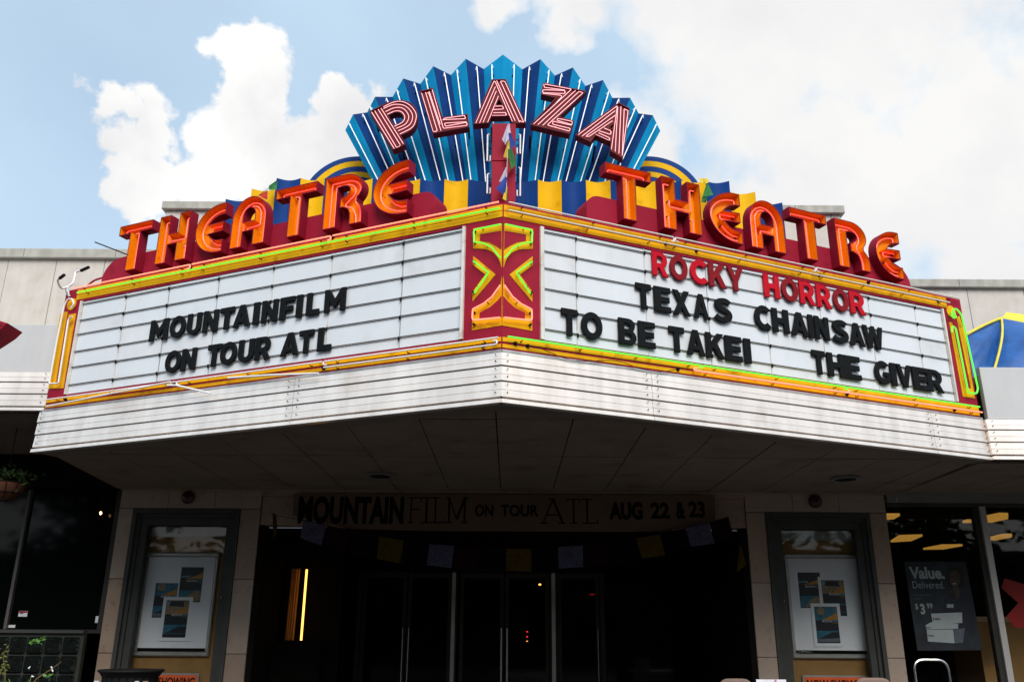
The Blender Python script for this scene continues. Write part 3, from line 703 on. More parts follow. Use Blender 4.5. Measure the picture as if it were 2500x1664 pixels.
def word_row(fr, word_list, tr, colour_of, side, linename, zb, h):
    """word_list: [(word, [(x0, x1)...])]; tr(x) -> pixel at mid height of the row"""
    for word, ext in word_list:
        seen = {}
        for i, (ch, (x0, x1)) in enumerate(zip(word, ext)):
            seen[ch] = seen.get(ch, 0)+1
            (ua, _), (ub, _) = on(fr, *tr(x0), .03), on(fr, *tr(x1), .03)
            out_, hol = glyph(ch); W_ = max(p[0] for p in out_)-min(p[0] for p in out_); m0 = min(p[0] for p in out_)
            f = lambda p: (ua+(p[0]-m0)/W_*(ub-ua), zb+p[1]*h)
            rd = .0 if ch in 'OCSG' else .004
            oo = [f(p) for p in out_]; hh = [[f(p) for p in q] for q in hol]
            if rd: oo = rnd(ccw(oo), rd, True, 2)
            mt, cname = colour_of(word, i)
            mb = MB().prism(fr, oo, .008, .025, hh, bevel=.0035)
            o = mb.build('sign_letter', mt)
            nth = (ORD[seen[ch]-1]+' ') if word.count(ch) > 1 else ''
            o['label'] = f"{cname} plastic letter {ch}, {nth}{ch+' ' if nth else ''}in {word} on the {side} board"
            o['category'] = 'sign letter'; o['group'] = 'changeable letters on the marquee boards'
BK = lambda w_, i: (let_k, 'black')
def fn4(x0, y0, sl_): return lambda x: (60+x/2.8, 600+(y0+(x-x0)*sl_)/2.8)
def fn1(x0, y0, sl_): return lambda x: (1300+x/2.0667, 560+(y0+(x-x0)*sl_)/2.0667)
word_row(FL, [('MOUNTAINFILM', [(849, 972), (985, 1092), (1102, 1198), (1213, 1314), (1326, 1424), (1420, 1538), (1556, 1596), (1614, 1722), (1738, 1838), (1850, 1892), (1920, 2010), (2044, 2188)])], fn4(849, 594, -.1718), BK, 'left', '', 4.123, .205)
word_row(FL, [('ON', [(953, 1060), (1064, 1163)]), ('TOUR', [(1241, 1334), (1329, 1443), (1453, 1560), (1569, 1676)]), ('ATL', [(1744, 1871), (1868, 1968), (1996, 2092)])], fn4(1007, 797, -.150), BK, 'left', '', 3.792, .205)
RD = lambda w_, i: {('ROCKY', 1): (let_m, 'faded dark red'), ('ROCKY', 3): (let_m, 'faded dark red'), ('ROCKY', 4): (let_m, 'faded dark red'), ('HORROR', 1): (let_m, 'faded dark red'), ('HORROR', 4): (let_m, 'faded dark red')}.get((w_, i), (let_r, 'red'))
word_row(FR, [('ROCKY', [(608, 688), (697, 787), (800, 888), (894, 982), (986, 1070)]), ('HORROR', [(1172, 1251), (1261, 1345), (1353, 1430), (1438, 1513), (1523, 1600), (1607, 1683)])], fn1(648, 177, .2006), RD, 'right', '', 4.437, .222)
word_row(FR, [('TEXAS', [(525, 604), (618, 702), (711, 800), (817, 893), (918, 1012)]), ('CHAINSAW', [(1126, 1208), (1216, 1300), (1309, 1397), (1399, 1424), (1431, 1503), (1516, 1600), (1605, 1680), (1677, 1778)])], fn1(565, 342, .1868), BK, 'right', '', 4.122, .222)
word_row(FR, [('TO', [(149, 232), (250, 357)]), ('BE', [(438, 528), (538, 624)]), ('TAKEI', [(694, 772), (782, 874), (880, 973), (977, 1062), (1073, 1108)]), ('THE', [(1419, 1486), (1495, 1582), (1580, 1662)]), ('GIVER', [(1734, 1812), (1815, 1843), (1846, 1922), (1926, 2003), (2000, 2078)])], fn1(190, 472, .1625), BK, 'right', '', 3.79, .222)

# ================================================================== THEATRE channel letters
def cg(ch, w_):
    """channel letter outline, holes and neon paths in units of the letter height"""
    l = .27
    if ch == 'T':
        s0, s1 = w_*.5-.13, w_*.5+.14
        return ([(0, .80), (s0, .80), (s0, 0), (s1, 0), (s1, .80), (w_, .80), (w_, 1), (0, 1)], [],
                [[(.10, .83), (.10, .92), (w_-.09, .92), (w_-.09, .84), (s1+.05, .84)], [(s0+.05, .82), (s0+.14, .82), (s0+.14, .05)]])
    if ch == 'H':
        return ([(0, 0), (l, 0), (l, .37), (w_-l, .37), (w_-l, 0), (w_, 0), (w_, 1), (w_-l, 1), (w_-l, .60), (l, .60), (l, 1), (0, 1)], [],
                [[(.09, .04), (.09, .90), (.20, .90)], [(.20, .60), (.20, .48), (w_-.15, .48), (w_-.15, .90), (w_-.06, .90)], [(w_-.16, .30), (w_-.12, .34), (w_-.12, .05)], [(.17, .05), (.17, .3)]])
    if ch == 'E':
        ou = [(w_, 1)]+arc(w_*.86, .5, w_*.86, .5, 90, 270, 20)+[(w_, 0), (w_, .25)]+spline([(w_, .25), (w_*.80, .255), (w_*.62, .30), (w_*.47, .40)], 4)[1:]
        ou += [(w_*.97, .42), (w_*.97, .62), (w_*.46, .60)]+spline([(w_*.46, .60), (w_*.62, .70), (w_*.80, .75), (w_, .76)], 4)[1:]
        a = arc(w_*.88, .5, w_*.88-.10, .40, 92, 268, 18)
        return ou, [], [[(w_-.06, .81), (w_-.06, .90)]+a+[(w_-.05, .10)], [(w_-.07, .57), (w_*.42, .56), (w_*.42, .47), (w_-.07, .475)], [(w_-.05, .18), (w_*.76, .18), (w_*.58, .25), (w_*.46, .34)]]
    if ch == 'A':
        c = w_/2; rt_ = w_*.5
        ou = [(0, 0), (l, 0), (l, .30), (w_-l, .30), (w_-l, 0), (w_, 0), (w_, .55)]+arc(c, .55, rt_, .45, 4, 176, 16)+[(0, .55)]
        hr = (w_-2*l)/2+.01
        ho = [(c-hr, .50), (c+hr, .50), (c+hr, .62)]+arc(c, .62, hr, .15, 10, 170, 8)+[(c-hr, .62)]
        p1 = [(.10, .04), (.10, .55)]+arc(c, .55, rt_-.10, .35, 172, 8, 14)+[(w_-.10, .55), (w_-.10, .05)]
        p2 = [(.20, .05), (.20, .62)]+arc(c, .62, c-.20, .22, 165, 15, 8)+[(w_-.20, .62), (w_-.20, .42), (.30, .41), (.30, .33)]
        return ou, [ho], [p1, p2]
    if ch == 'R':
        ou = [(0, 0), (l, 0), (l, .76), (.36, .77)]+spline([(.36, .77), (.46, .76), (.52, .70), (.50, .63), (.43, .57), (.335, .54)], 3)[1:]
        ou += [(.33, .36), (.40, .355)]+spline([(.40, .355), (.50, .30), (.54, .18), (.54, 0)], 4)[1:]+[(w_, 0)]
        ou += spline([(w_, 0), (w_, .18), (w_-.03, .32), (w_-.12, .43)], 4)[1:]
        ou += arc(.40, .70, w_-.42, .30, -42, 85, 12)+[(.38, 1), (0, 1)]
        p1 = [(.08, .05), (.08, .91), (.36, .91)]+arc(.40, .70, w_-.52, .21, 82, -45, 10)+spline([(w_-.20, .46), (w_-.12, .34), (w_-.09, .2), (w_-.09, .05)], 3)
        p2 = [(.18, .05), (.18, .84), (.38, .84)]+arc(.39, .68, .19, .16, 80, -60, 7)+[(.39, .46), (.39, .42)]+spline([(.41, .41), (.53, .36), (.61, .2), (.62, .05)], 3)
        return ou, [], [p1, p2]
ZL0, HL = 4.912, .502
chan = {FL: [('T', -4.168, -3.735), ('H', -3.640, -3.258), ('E', -3.172, -2.830), ('A', -2.740, -2.350), ('T', -2.260, -1.813), ('R', -1.722, -1.322), ('E', -1.224, -.873)],
        FR: [('T', .934, 1.386), ('H', 1.495, 1.893), ('E', 1.982, 2.330), ('A', 2.422, 2.816), ('T', 2.897, 3.338), ('R', 3.440, 3.834), ('E', 3.934, 4.262)]}
names = ['T', 'H', 'E', 'A', 'T', 'R', 'E']
for fr, side in ((FL, 'left'), (FR, 'right')):
    for i, (ch, ua, ub) in enumerate(chan[fr]):
        W_ = (ub-ua)/HL; ou, ho, paths = cg(ch, W_)
        f = lambda p: (ua+p[0]*HL, ZL0+p[1]*HL)
        OU = ccw([f(p) for p in ou]); HO = [ccw([f(p) for p in h])[::-1] for h in ho]
        which = {0: 'first T', 4: 'second T', 2: 'first E', 6: 'last E'}.get(i, 'single '+ch)
        c = fr((ua+ub)/2, ZL0, -.05)
        T = thing('channel_letter', f"orange neon channel letter, the {which} of THEATRE on the {side} wing of the marquee", 'sign letter', c, 'THEATRE channel letters')
        sh = MB(); o0, o1, th = -.098, .0, .009
        loops = [OU]+HO
        ins = [inset(l_, th) for l_ in loops]
        sh.tri_cap(loops, lambda q: fr(q[0], q[1], o0), True)
        for l_, n_ in zip(loops, ins):
            sh.ring(l_, lambda q: fr(q[0], q[1], o0), l_, lambda q: fr(q[0], q[1], o1))
            sh.ring(l_, lambda q: fr(q[0], q[1], o1), n_, lambda q: fr(q[0], q[1], o1))
        sh.build('channel_shell', crimson_d, T)
        ln = MB(); ln.tri_cap(ins, lambda q: fr(q[0], q[1], o0+.008))
        for n_ in ins: ln.ring(n_, lambda q: fr(q[0], q[1], o0+.008), n_, lambda q: fr(q[0], q[1], o1-.0005))
        ln.build('channel_lining', orange, T)
        for p in paths:
            q = [f(v) for v in p]
            tb_ = MB().ftube(fr, q, o0+.05, .0058, .016, 6); tb_.build('neon_tube', neon_letter, T)
            s = MB()
            for e in (q[0], q[-1]):
                s.tube([fr(e[0], e[1], o0+.05), fr(e[0], e[1]+.004, o0+.02), fr(e[0], e[1], o0+.009)], .006, 6)
            mid = q[len(q)//2]; s.tube([fr(mid[0]+.006, mid[1], o0+.044), fr(mid[0]+.02, mid[1]-.01, o0+.009)], .0025, 5)
            s.build('tube_support', black, T)

# raceways carrying the letters
for fr, side, ua, ub, flip in ((FL, 'left', -4.43, -.66, False), (FR, 'right', .80, 4.45, True)):
    c = fr((ua+ub)/2, 4.82, -.2)
    T = thing('letter_raceway', f"long crimson box with rounded ends behind the THEATRE letters of the {side} wing", 'sign base', c, 'crimson raceways on the marquee')
    r_ = .12
    prof = [(ua, 4.826), (ub, 4.826)]+arc(ub-r_, 5.132-r_, r_, r_, 0, 90, 6)+arc(ua+.22, 5.132-.22, .22, .22, 90, 180, 6)
    if flip: prof = [(ua, 4.826), (ub, 4.826)]+arc(ub-.22, 5.132-.22, .22, .22, 0, 90, 6)+arc(ua+r_, 5.132-r_, r_, r_, 90, 180, 6)
    MB().prism(fr, prof, -.30, -.10).build('box', crimson, T)
    MB().fbox(fr, ua+.25, ub-.25, 5.134, 5.138, -.29, -.11).build('top_cap', black, T)

# ================================================================== striped wall, arches, fan, pylon
YS = 7.90
ws = thing('striped_crest', 'stepped crest of fluted blue and yellow stripes standing on the marquee roof', 'sign wall', (0, YS, 4.82))
edges = [557, 617, 675, 734, 793, 851, 910, 968, 1026, 1085, 1143.5, 1228, 1313, 1371, 1430, 1490, 1549, 1606, 1663, 1722, 1780, 1841, 1904]
cols = ['blue', 'yellow']+['blue', 'yellow']*4+['blue', 'blue']+['yellow', 'blue']*4+['yellow', 'blue']
fs = FY(YS)
zt_main = on(fs, 1085, 437)[1]
exs = [on(fs, x, 437)[0] for x in edges]
# equalise: the stripes are all one width
step = (exs[20]-exs[2])/ (18+1.9-1.0+.0) if False else None
for i in range(len(edges)-1):
    a, b = exs[i], exs[i+1]
    zt = zt_main-(.125 if i in (1, 20) else .245 if i in (0, 21) else 0)
    col = cols[i] if i < len(cols) else 'blue'
    n = 8; prof = []
    w_ = b-a
    for k in range(n+1):
        t = k/n; prof.append((a+.001+(w_-.002)*t, -.05*math.sin(math.pi*t)))
    s = MB(); v0 = s.pts([fs(u, 4.83, o) for u, o in prof]); v1 = s.pts([fs(u, zt, o) for u, o in prof])
    w0 = s.pts([fs(u, 4.83, -.075) for u, o in prof]); w1 = s.pts([fs(u, zt, -.075) for u, o in prof])
    for k in range(n):
        s.face(v0+k, v0+k+1, v1+k+1, v1+k); s.face(w0+k+1, w0+k, w1+k, w1+k+1); s.face(v1+k, v1+k+1, w1+k+1, w1+k); s.face(v0+k+1, v0+k, w0+k, w0+k+1)
    s.face(v0, v1, w1, w0); s.face(v0+n, w0+n, w1+n, v1+n)
    s.build('fluted_stripe', blue_s if col == 'blue' else yellow2, ws)
# ringed arches
YA = 8.45; fa = FY(YA)
for (cx, lab) in ((868, 'blue and yellow ringed arch sign showing left of the fan'), (1588, 'blue and yellow ringed arch sign showing right of the fan')):
    cu, cz = on(fa, cx, 500.7); R_ = abs(on(fa, cx+135.7, 500.7)[0]-cu)
    T = thing('ringed_arch', lab, 'sign', (cu, YA, 4.82), 'ringed arches beside the fan')
    rad = [1, .906, .793, .687, .581, .475]
    for k, (ra, rb_) in enumerate(zip(rad, rad[1:]+[0])):
        outer = arc(cu, cz, R_*ra, R_*ra, -8, 188, 36)
        if k < 5: poly = outer+arc(cu, cz, R_*rb_, R_*rb_, 188, -8, 36)
        else: poly = outer
        MB().prism(fa, poly, -.05, .0-.0015*k).build('ring', blue_s if k % 2 == 0 else yellow2, T)
    MB().fbox(fa, cu-R_*.9, cu+R_*.9, 4.83, cz-R_*.15, -.05, -.01).build('backing_board', blue_s, T)

fan = thing('pleated_fan', 'large pleated blue fan sign with radial neon tubes crowning the marquee', 'sign', (-.09, 7.0, 4.82))
YF, DV = 8.06, .15
fv = [(843, 317.7, 0.5), (862, 279.5, 0), (896.5, 274.5, 1), (915.6, 236.4, 0), (958.4, 236.8, 1), (984.4, 191.7, 0), (1026.4, 205, 1), (1057.7, 161.9, 0), (1100.9, 183.3, 1), (1137.2, 143.9, 0), (1181, 168.8, 1), (1228, 133.6, 0),
      (1275.5, 169.5, 1), (1319.4, 144.7, 0), (1354.9, 184.8, 1), (1398.8, 164.9, 0), (1429.4, 210, 1), (1472.2, 195.5, 0), (1495.5, 239.4, 1), (1538.3, 238.7, 0), (1559.3, 277.0, 1), (1593.6, 281.4, 0), (1612, 319.6, 0.5)]
FCX = on(FY(YF), 1228, 1037)
zcut = 5.75
def fanpt(px, py, k, s_):
    """point on a pleat edge: s_=1 at the rim, 0 at the cut near the base; valleys lie further back"""
    y = YF+DV*k; u, z = on(FY(y), px, py)
    cu, cz = FCX; t0 = (zcut-cz)/(z-cz); t = t0+(1-t0)*s_
    ub, zb = cu+(u-cu)*t, cz+(z-cz)*t
    return Vector((ub, YF+DV*k*(0.35+.65*s_), zb))
tubes = []
for i in range(len(fv)-1):
    a, b = fv[i], fv[i+1]
    # the facet on the outer side of each ridge is light, the inner one dark; the central pair is light
    if i < 11: lightf = (i % 2 == 0)
    else: lightf = (i % 2 == 1)
    p0, p1, p2, p3 = fanpt(*a, 0), fanpt(*b, 0), fanpt(*b, 1), fanpt(*a, 1)
    s = MB(); bk = Vector((0, .008, 0))
    k = s.pts([p0, p1, p2, p3, p0+bk, p1+bk, p2+bk, p3+bk])
    s.face(k, k+1, k+2, k+3); s.face(k+7, k+6, k+5, k+4)
    for e in range(4): s.face(k+e, k+4+e, k+4+(e+1) % 4, k+(e+1) % 4)
    s.build('pleat', fan_l if lightf else fan_d, fan)
    q0, q1 = (p0+p1)/2, (p2+p3)/2
    nrm = (p1-p0).cross(p3-p0).normalized()
    if nrm.y > 0: nrm = -nrm
    d = (q1-q0)
    path = [q0+d*.02+nrm*.035, q1-d*.06+nrm*.045, q1-d*.035+nrm*.04, q1-d*.045+nrm*.01]
    MB().tube(path, .0058, 7).build('neon_tube', neon_white, fan)
    s = MB()
    for t in (.05, .45, .9): c = q0+d*t; s.tube([c, c+nrm*.035], .007, 6)
    s.tube([q0+d*.03+nrm*.015, q0+d*.075+nrm*.015], .013, 6)
    s.build('tube_support', black, fan)
# hidden braces behind the fan, down to the deck
for x in (-.9, .75): MB().box(x, x+.06, YF+.2, YF+.26, 4.82, 6.6).build('brace', black, fan)

# pylon
py = thing('crimson_pylon', 'narrow crimson pylon rising from the point of the marquee under the middle A', 'pylon', (-.09, 6.6, 4.82))
yP = 7.45
x0, z1 = on(FY(yP), 1201.5, 301); x1 = on(FY(yP), 1259.5, 301)[0]
zj = on(FY(yP), 1230, 393)[1]
for a, b in ((4.826, zj-.002), (zj+.002, z1)):
    MB().prism(FY(yP), [(x0, a), (x1, a), (x1, b), (x0, b)], -.35, 0, bevel=.006).build('casing_panel', crimson, py)
for px, y0, y1, hk in ((1189.5, 330, 393, 1), (1189.5, 426, 472, 1), (1270, 330, 375, -1), (1270, 411, 478, -1)):
    u0, za = on(FY(yP+.05), px, y1); _, zb = on(FY(yP+.05), px, y0)
    MB().tube([(u0+hk*.03, yP+.05, za+.06), (u0+hk*.03, yP+.05, za), (u0, yP+.045, za-.005), (u0, yP+.045, zb), (u0+hk*.015, yP+.05, zb+.008)], .0085, 7).build('neon_tube', neon_w, py)
    s = MB()
    for t in (.15, .5, .8): z = za+(zb-za)*t; s.tube([(u0, yP+.05, z), (u0+hk*.045, yP+.08, z)], .005, 6)
    s.build('tube_support', black, py)

# PLAZA letters
YP = 7.74; fP = FY(YP)
c5 = lambda x, y: on(fP, 890+x/5.89, 180+y/5.89)
c6 = lambda x, y: on(fP, 1230+x/5.89, 180+y/5.89)
def off_line(p, q, k): return None
pl = []
# each: label, map, outer, holes, neon polylines
pl.append(('P', c5, [(72, 552), (230, 478), (360, 416), (480, 395), (580, 403), (670, 440), (735, 505), (765, 590), (758, 690), (715, 780), (645, 845), (525, 895), (592, 1030), (410, 1105)],
           [[(345, 612), (440, 568), (510, 572), (555, 615), (560, 670), (520, 715), (425, 752)]],
           [[(105, 565), (430, 1090)], [(150, 548), (465, 1078), (520, 1045)], [(200, 528), (515, 1035)], [(240, 510), (560, 1020)],
            [(275, 490), (400, 430), (500, 412), (590, 430), (680, 490), (742, 590), (735, 690), (680, 790), (510, 880)],
            [(275, 515), (400, 462), (500, 455), (580, 475), (650, 530), (692, 610), (680, 700), (620, 770), (485, 835)],
            [(305, 560), (410, 510), (490, 498), (560, 515), (610, 565), (638, 630), (620, 700), (570, 750), (455, 800)],
            [(330, 598), (420, 558), (490, 548), (545, 572), (580, 630), (565, 690), (520, 730), (430, 772)]]))
pl.append(('L', c5, [(795, 264), (985, 218), (1128, 640), (1485, 592), (1512, 778), (990, 872)], [],
           [[(822, 292), (990, 850), (1048, 838), (880, 282)], [(905, 290), (925, 290), (1100, 830)], [(975, 245), (1135, 800), (1480, 755), (1465, 705), (1150, 725), (1165, 770), (1470, 712)],
            [(1125, 680), (1150, 655), (1440, 615), (1455, 660), (1130, 675)], [(930, 270), (1088, 740)]]))
pl.append(('A', c5, [(1832, 96), (2030, 92), (2318, 722), (2130, 722), (2080, 622), (1826, 628), (1785, 720), (1566, 738)], [[(1932, 378), (1985, 462), (1897, 464)]],
           [[(1655, 722), (1880, 205)], [(1600, 725), (1862, 120), (1880, 130), (2125, 700)], [(1705, 715), (1895, 265)], [(1770, 715), (1925, 335)], [(1900, 115), (2165, 690)], [(1955, 125), (2230, 712)], [(1960, 122), (2015, 122), (2290, 715), (2230, 690)],
            [(1835, 615), (2040, 612), (2030, 572), (1850, 575)], [(1852, 530), (2000, 522), (1985, 478), (1880, 482)]]))
pl.append(('Z', c6, [(562, 140), (1185, 262), (805, 630), (1010, 690), (945, 880), (382, 748), (745, 360), (532, 310)], [],
           [[(590, 165), (965, 235), (965, 245), (430, 735)], [(580, 205), (575, 165)], [(580, 210), (875, 250), (880, 300), (560, 290), (560, 245), (870, 255)], [(560, 295), (820, 325), (835, 345), (745, 445)], [(1030, 255), (490, 745)], [(1080, 270), (560, 755)], [(1085, 272), (1140, 290), (635, 740), (635, 755), (945, 840), (955, 800), (700, 740), (705, 695), (975, 755), (985, 700), (770, 655), (765, 685), (970, 745)]]))
pl.append(('A', c6, [(1650, 426), (1812, 512), (1712, 1232), (1528, 1120), (1535, 990), (1322, 895), (1245, 995), (1028, 892)], [[(1578, 728), (1558, 798), (1508, 790)]],
           [[(1070, 890), (1630, 475), (1545, 1100)], [(1125, 910), (1600, 545)], [(1185, 905), (1600, 612)], [(1180, 915), (1225, 915), (1560, 690)], [(1635, 500), (1600, 1130)], [(1682, 485), (1652, 1160)], [(1728, 525), (1700, 1190)], [(1730, 520), (1785, 545), (1700, 1190)],
            [(1320, 885), (1515, 975), (1520, 935), (1360, 865)], [(1370, 835), (1535, 888), (1540, 835), (1440, 795)]]))
labs = ['P', 'L', 'first A', 'Z', 'last A']
for (ch, mp, ou, ho, paths), lb_ in zip(pl, labs):
    OU = ccw([mp(*p) for p in ou]); HO = [ccw([mp(*p) for p in h])[::-1] for h in ho]
    if ch == 'P': OU = ccw([mp(*p) for p in ou[:2]]+[mp(*p) for p in spline(ou[2:12], 3)]+[mp(*p) for p in ou[12:]])
    cu = sum(p[0] for p in OU)/len(OU)
    T = thing('plaza_letter', f"red letter with parallel pink neon tubes, the {lb_} of PLAZA on the fan", 'sign letter', (cu, YP, OU[0][1]), 'PLAZA letters')
    MB().prism(fP, OU, -.085, 0, HO, bevel=.0).build('channel_can', plaza_red, T)
    sh = MB(); ins = [inset(l_, .010) for l_ in [OU]+HO]
    for l_, n_ in zip([OU]+HO, ins):
        sh.ring(l_, lambda q: fP(q[0], q[1], .0005), l_, lambda q: fP(q[0], q[1], .018)); sh.ring(l_, lambda q: fP(q[0], q[1], .018), n_, lambda q: fP(q[0], q[1], .018)); sh.ring(n_, lambda q: fP(q[0], q[1], .018), n_, lambda q: fP(q[0], q[1], .0005))
    sh.build('rim', plaza_red, T)
    for p in paths:
        pp = [mp(*q) for q in p]
        if len(p) > 6 and ch == 'P': pp = spline(pp, 4); r__ = 0
        else: r__ = .012
        MB().ftube(fP, pp, .016, .0032, r__, 6).build('neon_tube', neon_pink, T)
    # struts to the fan
    s = MB(); zc = sum(p[1] for p in OU)/len(OU); s.tube([(OU[2][0], YP+.12, OU[2][1]-.05), (OU[2][0], YF+.15, OU[2][1]-.05)], .012, 6); s.tube([(OU[-1][0]+.03, YP+.12, OU[-1][1]+.04), (OU[-1][0]+.03, YF+.12, OU[-1][1]+.04)], .012, 6)
    s.build('mounting_strut', black, T)

# ================================================================== things on and around the marquee
# bicycle handlebar fixed to the outer left corner
hb = thing('bicycle_handlebar', 'white bicycle handlebar with black grips on the left corner of the marquee', 'handlebar', FL(-4.6, 4.85, 0))
H = lambda x, y, o=.02: FL(*on(FL, 60+x/2.8, 600+y/2.8, o), o)
MB().tube(spline([tuple(v) for v in (H(262, 203, .16), H(228, 232, .15), H(240, 275, .1), H(265, 290, .04), H(322, 262, .0), H(340, 225, -.03), H(350, 180, -.05), H(385, 168, -.06))], 5), .0105, 8).build('bar', neon_w, hb, True)
MB().tube([H(240, 222, .155), H(272, 198, .165)], .016, 8).build('grip', black, hb)
MB().tube([H(385, 170, -.06), H(440, 145, -.07)], .016, 8).build('grip', black, hb)
MB().tube([H(298, 275, .03), H(292, 300, .03), H(308, 345, .01)], .009, 7).build('stem', neon_w, hb)
MB().tube(spline([tuple(v) for v in (H(282, 285), H(284, 320), H(306, 345), H(300, 300), H(282, 285))], 4), .004, 6).build('cable_loop', steel, hb)
MB().tube(spline([tuple(v) for v in (H(430, 272, -.08), H(480, 235, -.1), H(555, 212, -.12))], 5), .010, 7).build('cable_arm', crimson, hb)
wr = MB().tube([FY(9.0)(*on(FY(9.0), 232, 591)), FY(8.4)(*on(FY(8.4), 312, 622))], .007, 6).build('antenna_rod', black)
wr['label'] = 'thin dark antenna rod slanting down behind the first orange T of the left wing'; wr['category'] = 'antenna'
# corner of the neighbouring sign at the left edge
ns = thing('shop_sign', 'dark crimson corner of a neighbouring sign box at the far left edge', 'sign', (-5.2, 7.4, 4.4))
fN = FY(7.2)
P_ = lambda x, y: on(fN, x/3.135, 560+y/3.135)
MB().prism(fN, [P_(-200, 690), P_(0, 698), P_(58, 716), P_(0, 770), P_(-200, 900)], -.25, 0, bevel=.004).build('sign_box', crimson_d, ns)
MB().prism(fN, [P_(-150, 720), P_(-10, 720), P_(15, 730), P_(-150, 860)], .001, .006).build('face_panel', mat('dark_red_face', (0.09, 0.004, 0.01), 0.4), ns)
# tent on the right canopy roof
tn = thing('dome_tent', 'blue dome tent with yellow seams and ridge pitched on the right canopy roof', 'tent', (6, 8.8, 4.1))
yT = 8.35; fT = FY(yT)
T7 = lambda x, y, yy=yT: FY(yy)(*on(FY(yy), 2150+x/3.137, 660+y/3.137))
zt0 = 4.06
a0 = T7(500, 760); a0.z = zt0; a1 = T7(828, 748); a1.z = zt0; a2 = T7(1330, 750); a2.z = zt0
pk = T7(925, 365, 9.2); sh_ = T7(655, 492, 8.5); b2 = T7(1330, 440, 9.1)
def cloth(a, b, c, d, n=10, amp=.03, sag=0.0):
    mb = MB(); g = []
    for i in range(n+1):
        for j in range(n+1):
            u, v = i/n, j/n; p = a*(1-u)*(1-v)+b*u*(1-v)+c*u*v+d*(1-u)*v
            wv = math.sin(u*9+v*5)*.5+math.sin(u*17-v*11)*.3; e = math.sin(math.pi*u)*math.sin(math.pi*v)
            p = p+Vector((0, -1, .25))*(amp*wv*e)+Vector((0, -1, .3))*(sag*e); g.append(p)
    k = mb.pts(g)
    for i in range(n):
        for j in range(n): q = k+i*(n+1)+j; mb.face(q, q+n+1, q+n+2, q+1)
    return mb
cloth(a0, a1, pk, sh_, 12, .03, .10).build('side_panel', tent_b, tn, True)
cloth(a1, a2, b2, pk, 14, .04, .16).build('front_panel', tent_b, tn, True)
r0_, r1_ = T7(925, 365, 9.2), T7(965, 318, 9.3); r2_, r3_ = T7(1330, 370, 9.3), b2
cloth(r0_, r3_, r2_, r1_, 6, .01).build('ridge_band', tent_y, tn, True)
back = Vector((0, 1.1, 0))
cloth(sh_, pk, Vector((pk.x, 9.9, zt0)), Vector((a0.x, 9.9, zt0)), 8, .02).build('rear_panel', tent_b, tn, True)
cloth(pk, b2, Vector((b2.x, 9.9, zt0)), Vector((pk.x, 9.9, zt0)), 8, .02).build('rear_panel', tent_b, tn, True)
def arcp(a, b, lift, n=10):
    return [a.lerp(b, i/n)+Vector((0, -lift, lift*.3))*math.sin(math.pi*i/n) for i in range(n+1)]
MB().tube(arcp(sh_, pk, .03), .016, 7).build('seam_pole', tent_y, tn)
MB().tube(arcp(a1, pk, .11), .013, 7).build('seam_pole', tent_y, tn)
MB().tube(arcp(a0, sh_, .04), .013, 7).build('seam_pole', tent_y, tn)

# prayer flags hanging in front of the pylon
CA = lambda x, y, yy: FY(yy)(*on(FY(yy), 780+x/2.6178, 100+y/2.6178))
def flagpoly(pts, yy, colr, par, depth=.05):
    """a limp cloth: quad with folds"""
    P4 = [CA(x, y, yy+random.uniform(-.03, .03)) for x, y in pts]
    if len(P4) == 3: P4 = [P4[0], P4[0]+Vector((.01, 0, 0)), P4[1], P4[2]]
    return cloth(P4[0], P4[1], P4[2], P4[3], 6, depth*.5).build('flag', fl[colr], par, True)
f1 = thing('prayer_flag_string', 'limp string of coloured prayer flags hanging down the crimson pylon', 'prayer flags', CA(1210, 540, 6.5))
for pts, c_ in (([(1205, 532), (1215, 532), (1224, 604), (1184, 664)], 'white'), ([(1200, 540), (1208, 536), (1195, 670), (1166, 630)], 'white'), ([(1208, 585), (1222, 590), (1256, 660), (1222, 695)], 'blue'),
                ([(1205, 640), (1214, 642), (1236, 760), (1175, 742)], 'yellow'), ([(1202, 690), (1232, 694), (1260, 786), (1224, 822)], 'green'),
                ([(1198, 745), (1208, 748), (1222, 828), (1196, 860)], 'red'), ([(1192, 806), (1202, 810), (1196, 890), (1146, 900)], 'white'), ([(1186, 868), (1200, 870), (1184, 990), (1128, 944)], 'blue'),
                ([(1192, 930), (1200, 932), (1196, 1022), (1170, 1008)], 'yellow'), ([(1196, 935), (1202, 935), (1200, 1020), (1190, 1024)], 'green')):
    flagpoly(pts, 7.36, c_, f1, .04)
MB().tube([CA(1209, 530, 7.38), CA(1212, 600, 7.36), CA(1203, 700, 7.36), CA(1196, 850, 7.36), CA(1196, 1020, 7.36)], .0025, 5).build('cord', neon_w, f1)
f2 = thing('prayer_flag_string', 'green and red prayer flags caught on the left end of the striped crest', 'prayer flags', (-2.3, 6.8, 5.4))
C8 = lambda x, y, yy: FY(yy)(*on(FY(yy), 600+x/11.2, 420+y/11.2))
cloth(C8(870, 215, 7.8), C8(840, 480, 7.75), C8(640, 495, 7.72), C8(625, 375, 7.8), 6, .03).build('flag', fl['green'], f2, True)
cloth(C8(600, 500, 7.7), C8(590, 760, 7.66), C8(480, 720, 7.6), C8(350, 640, 7.6), 6, .02).build('flag', fl['red'], f2, True)
MB().tube([C8(880, 200, 7.8), C8(630, 440, 7.7), C8(350, 640, 7.6)], .003, 5).build('cord', black, f2)
f3 = thing('prayer_flag_string', 'yellow and green prayer flags knotted on the right end of the striped crest', 'prayer flags', (1.7, 6.8, 5.4))
C3 = lambda x, y, yy: FY(yy)(*on(FY(yy), 1450+x/5.226, 380+y/5.226))
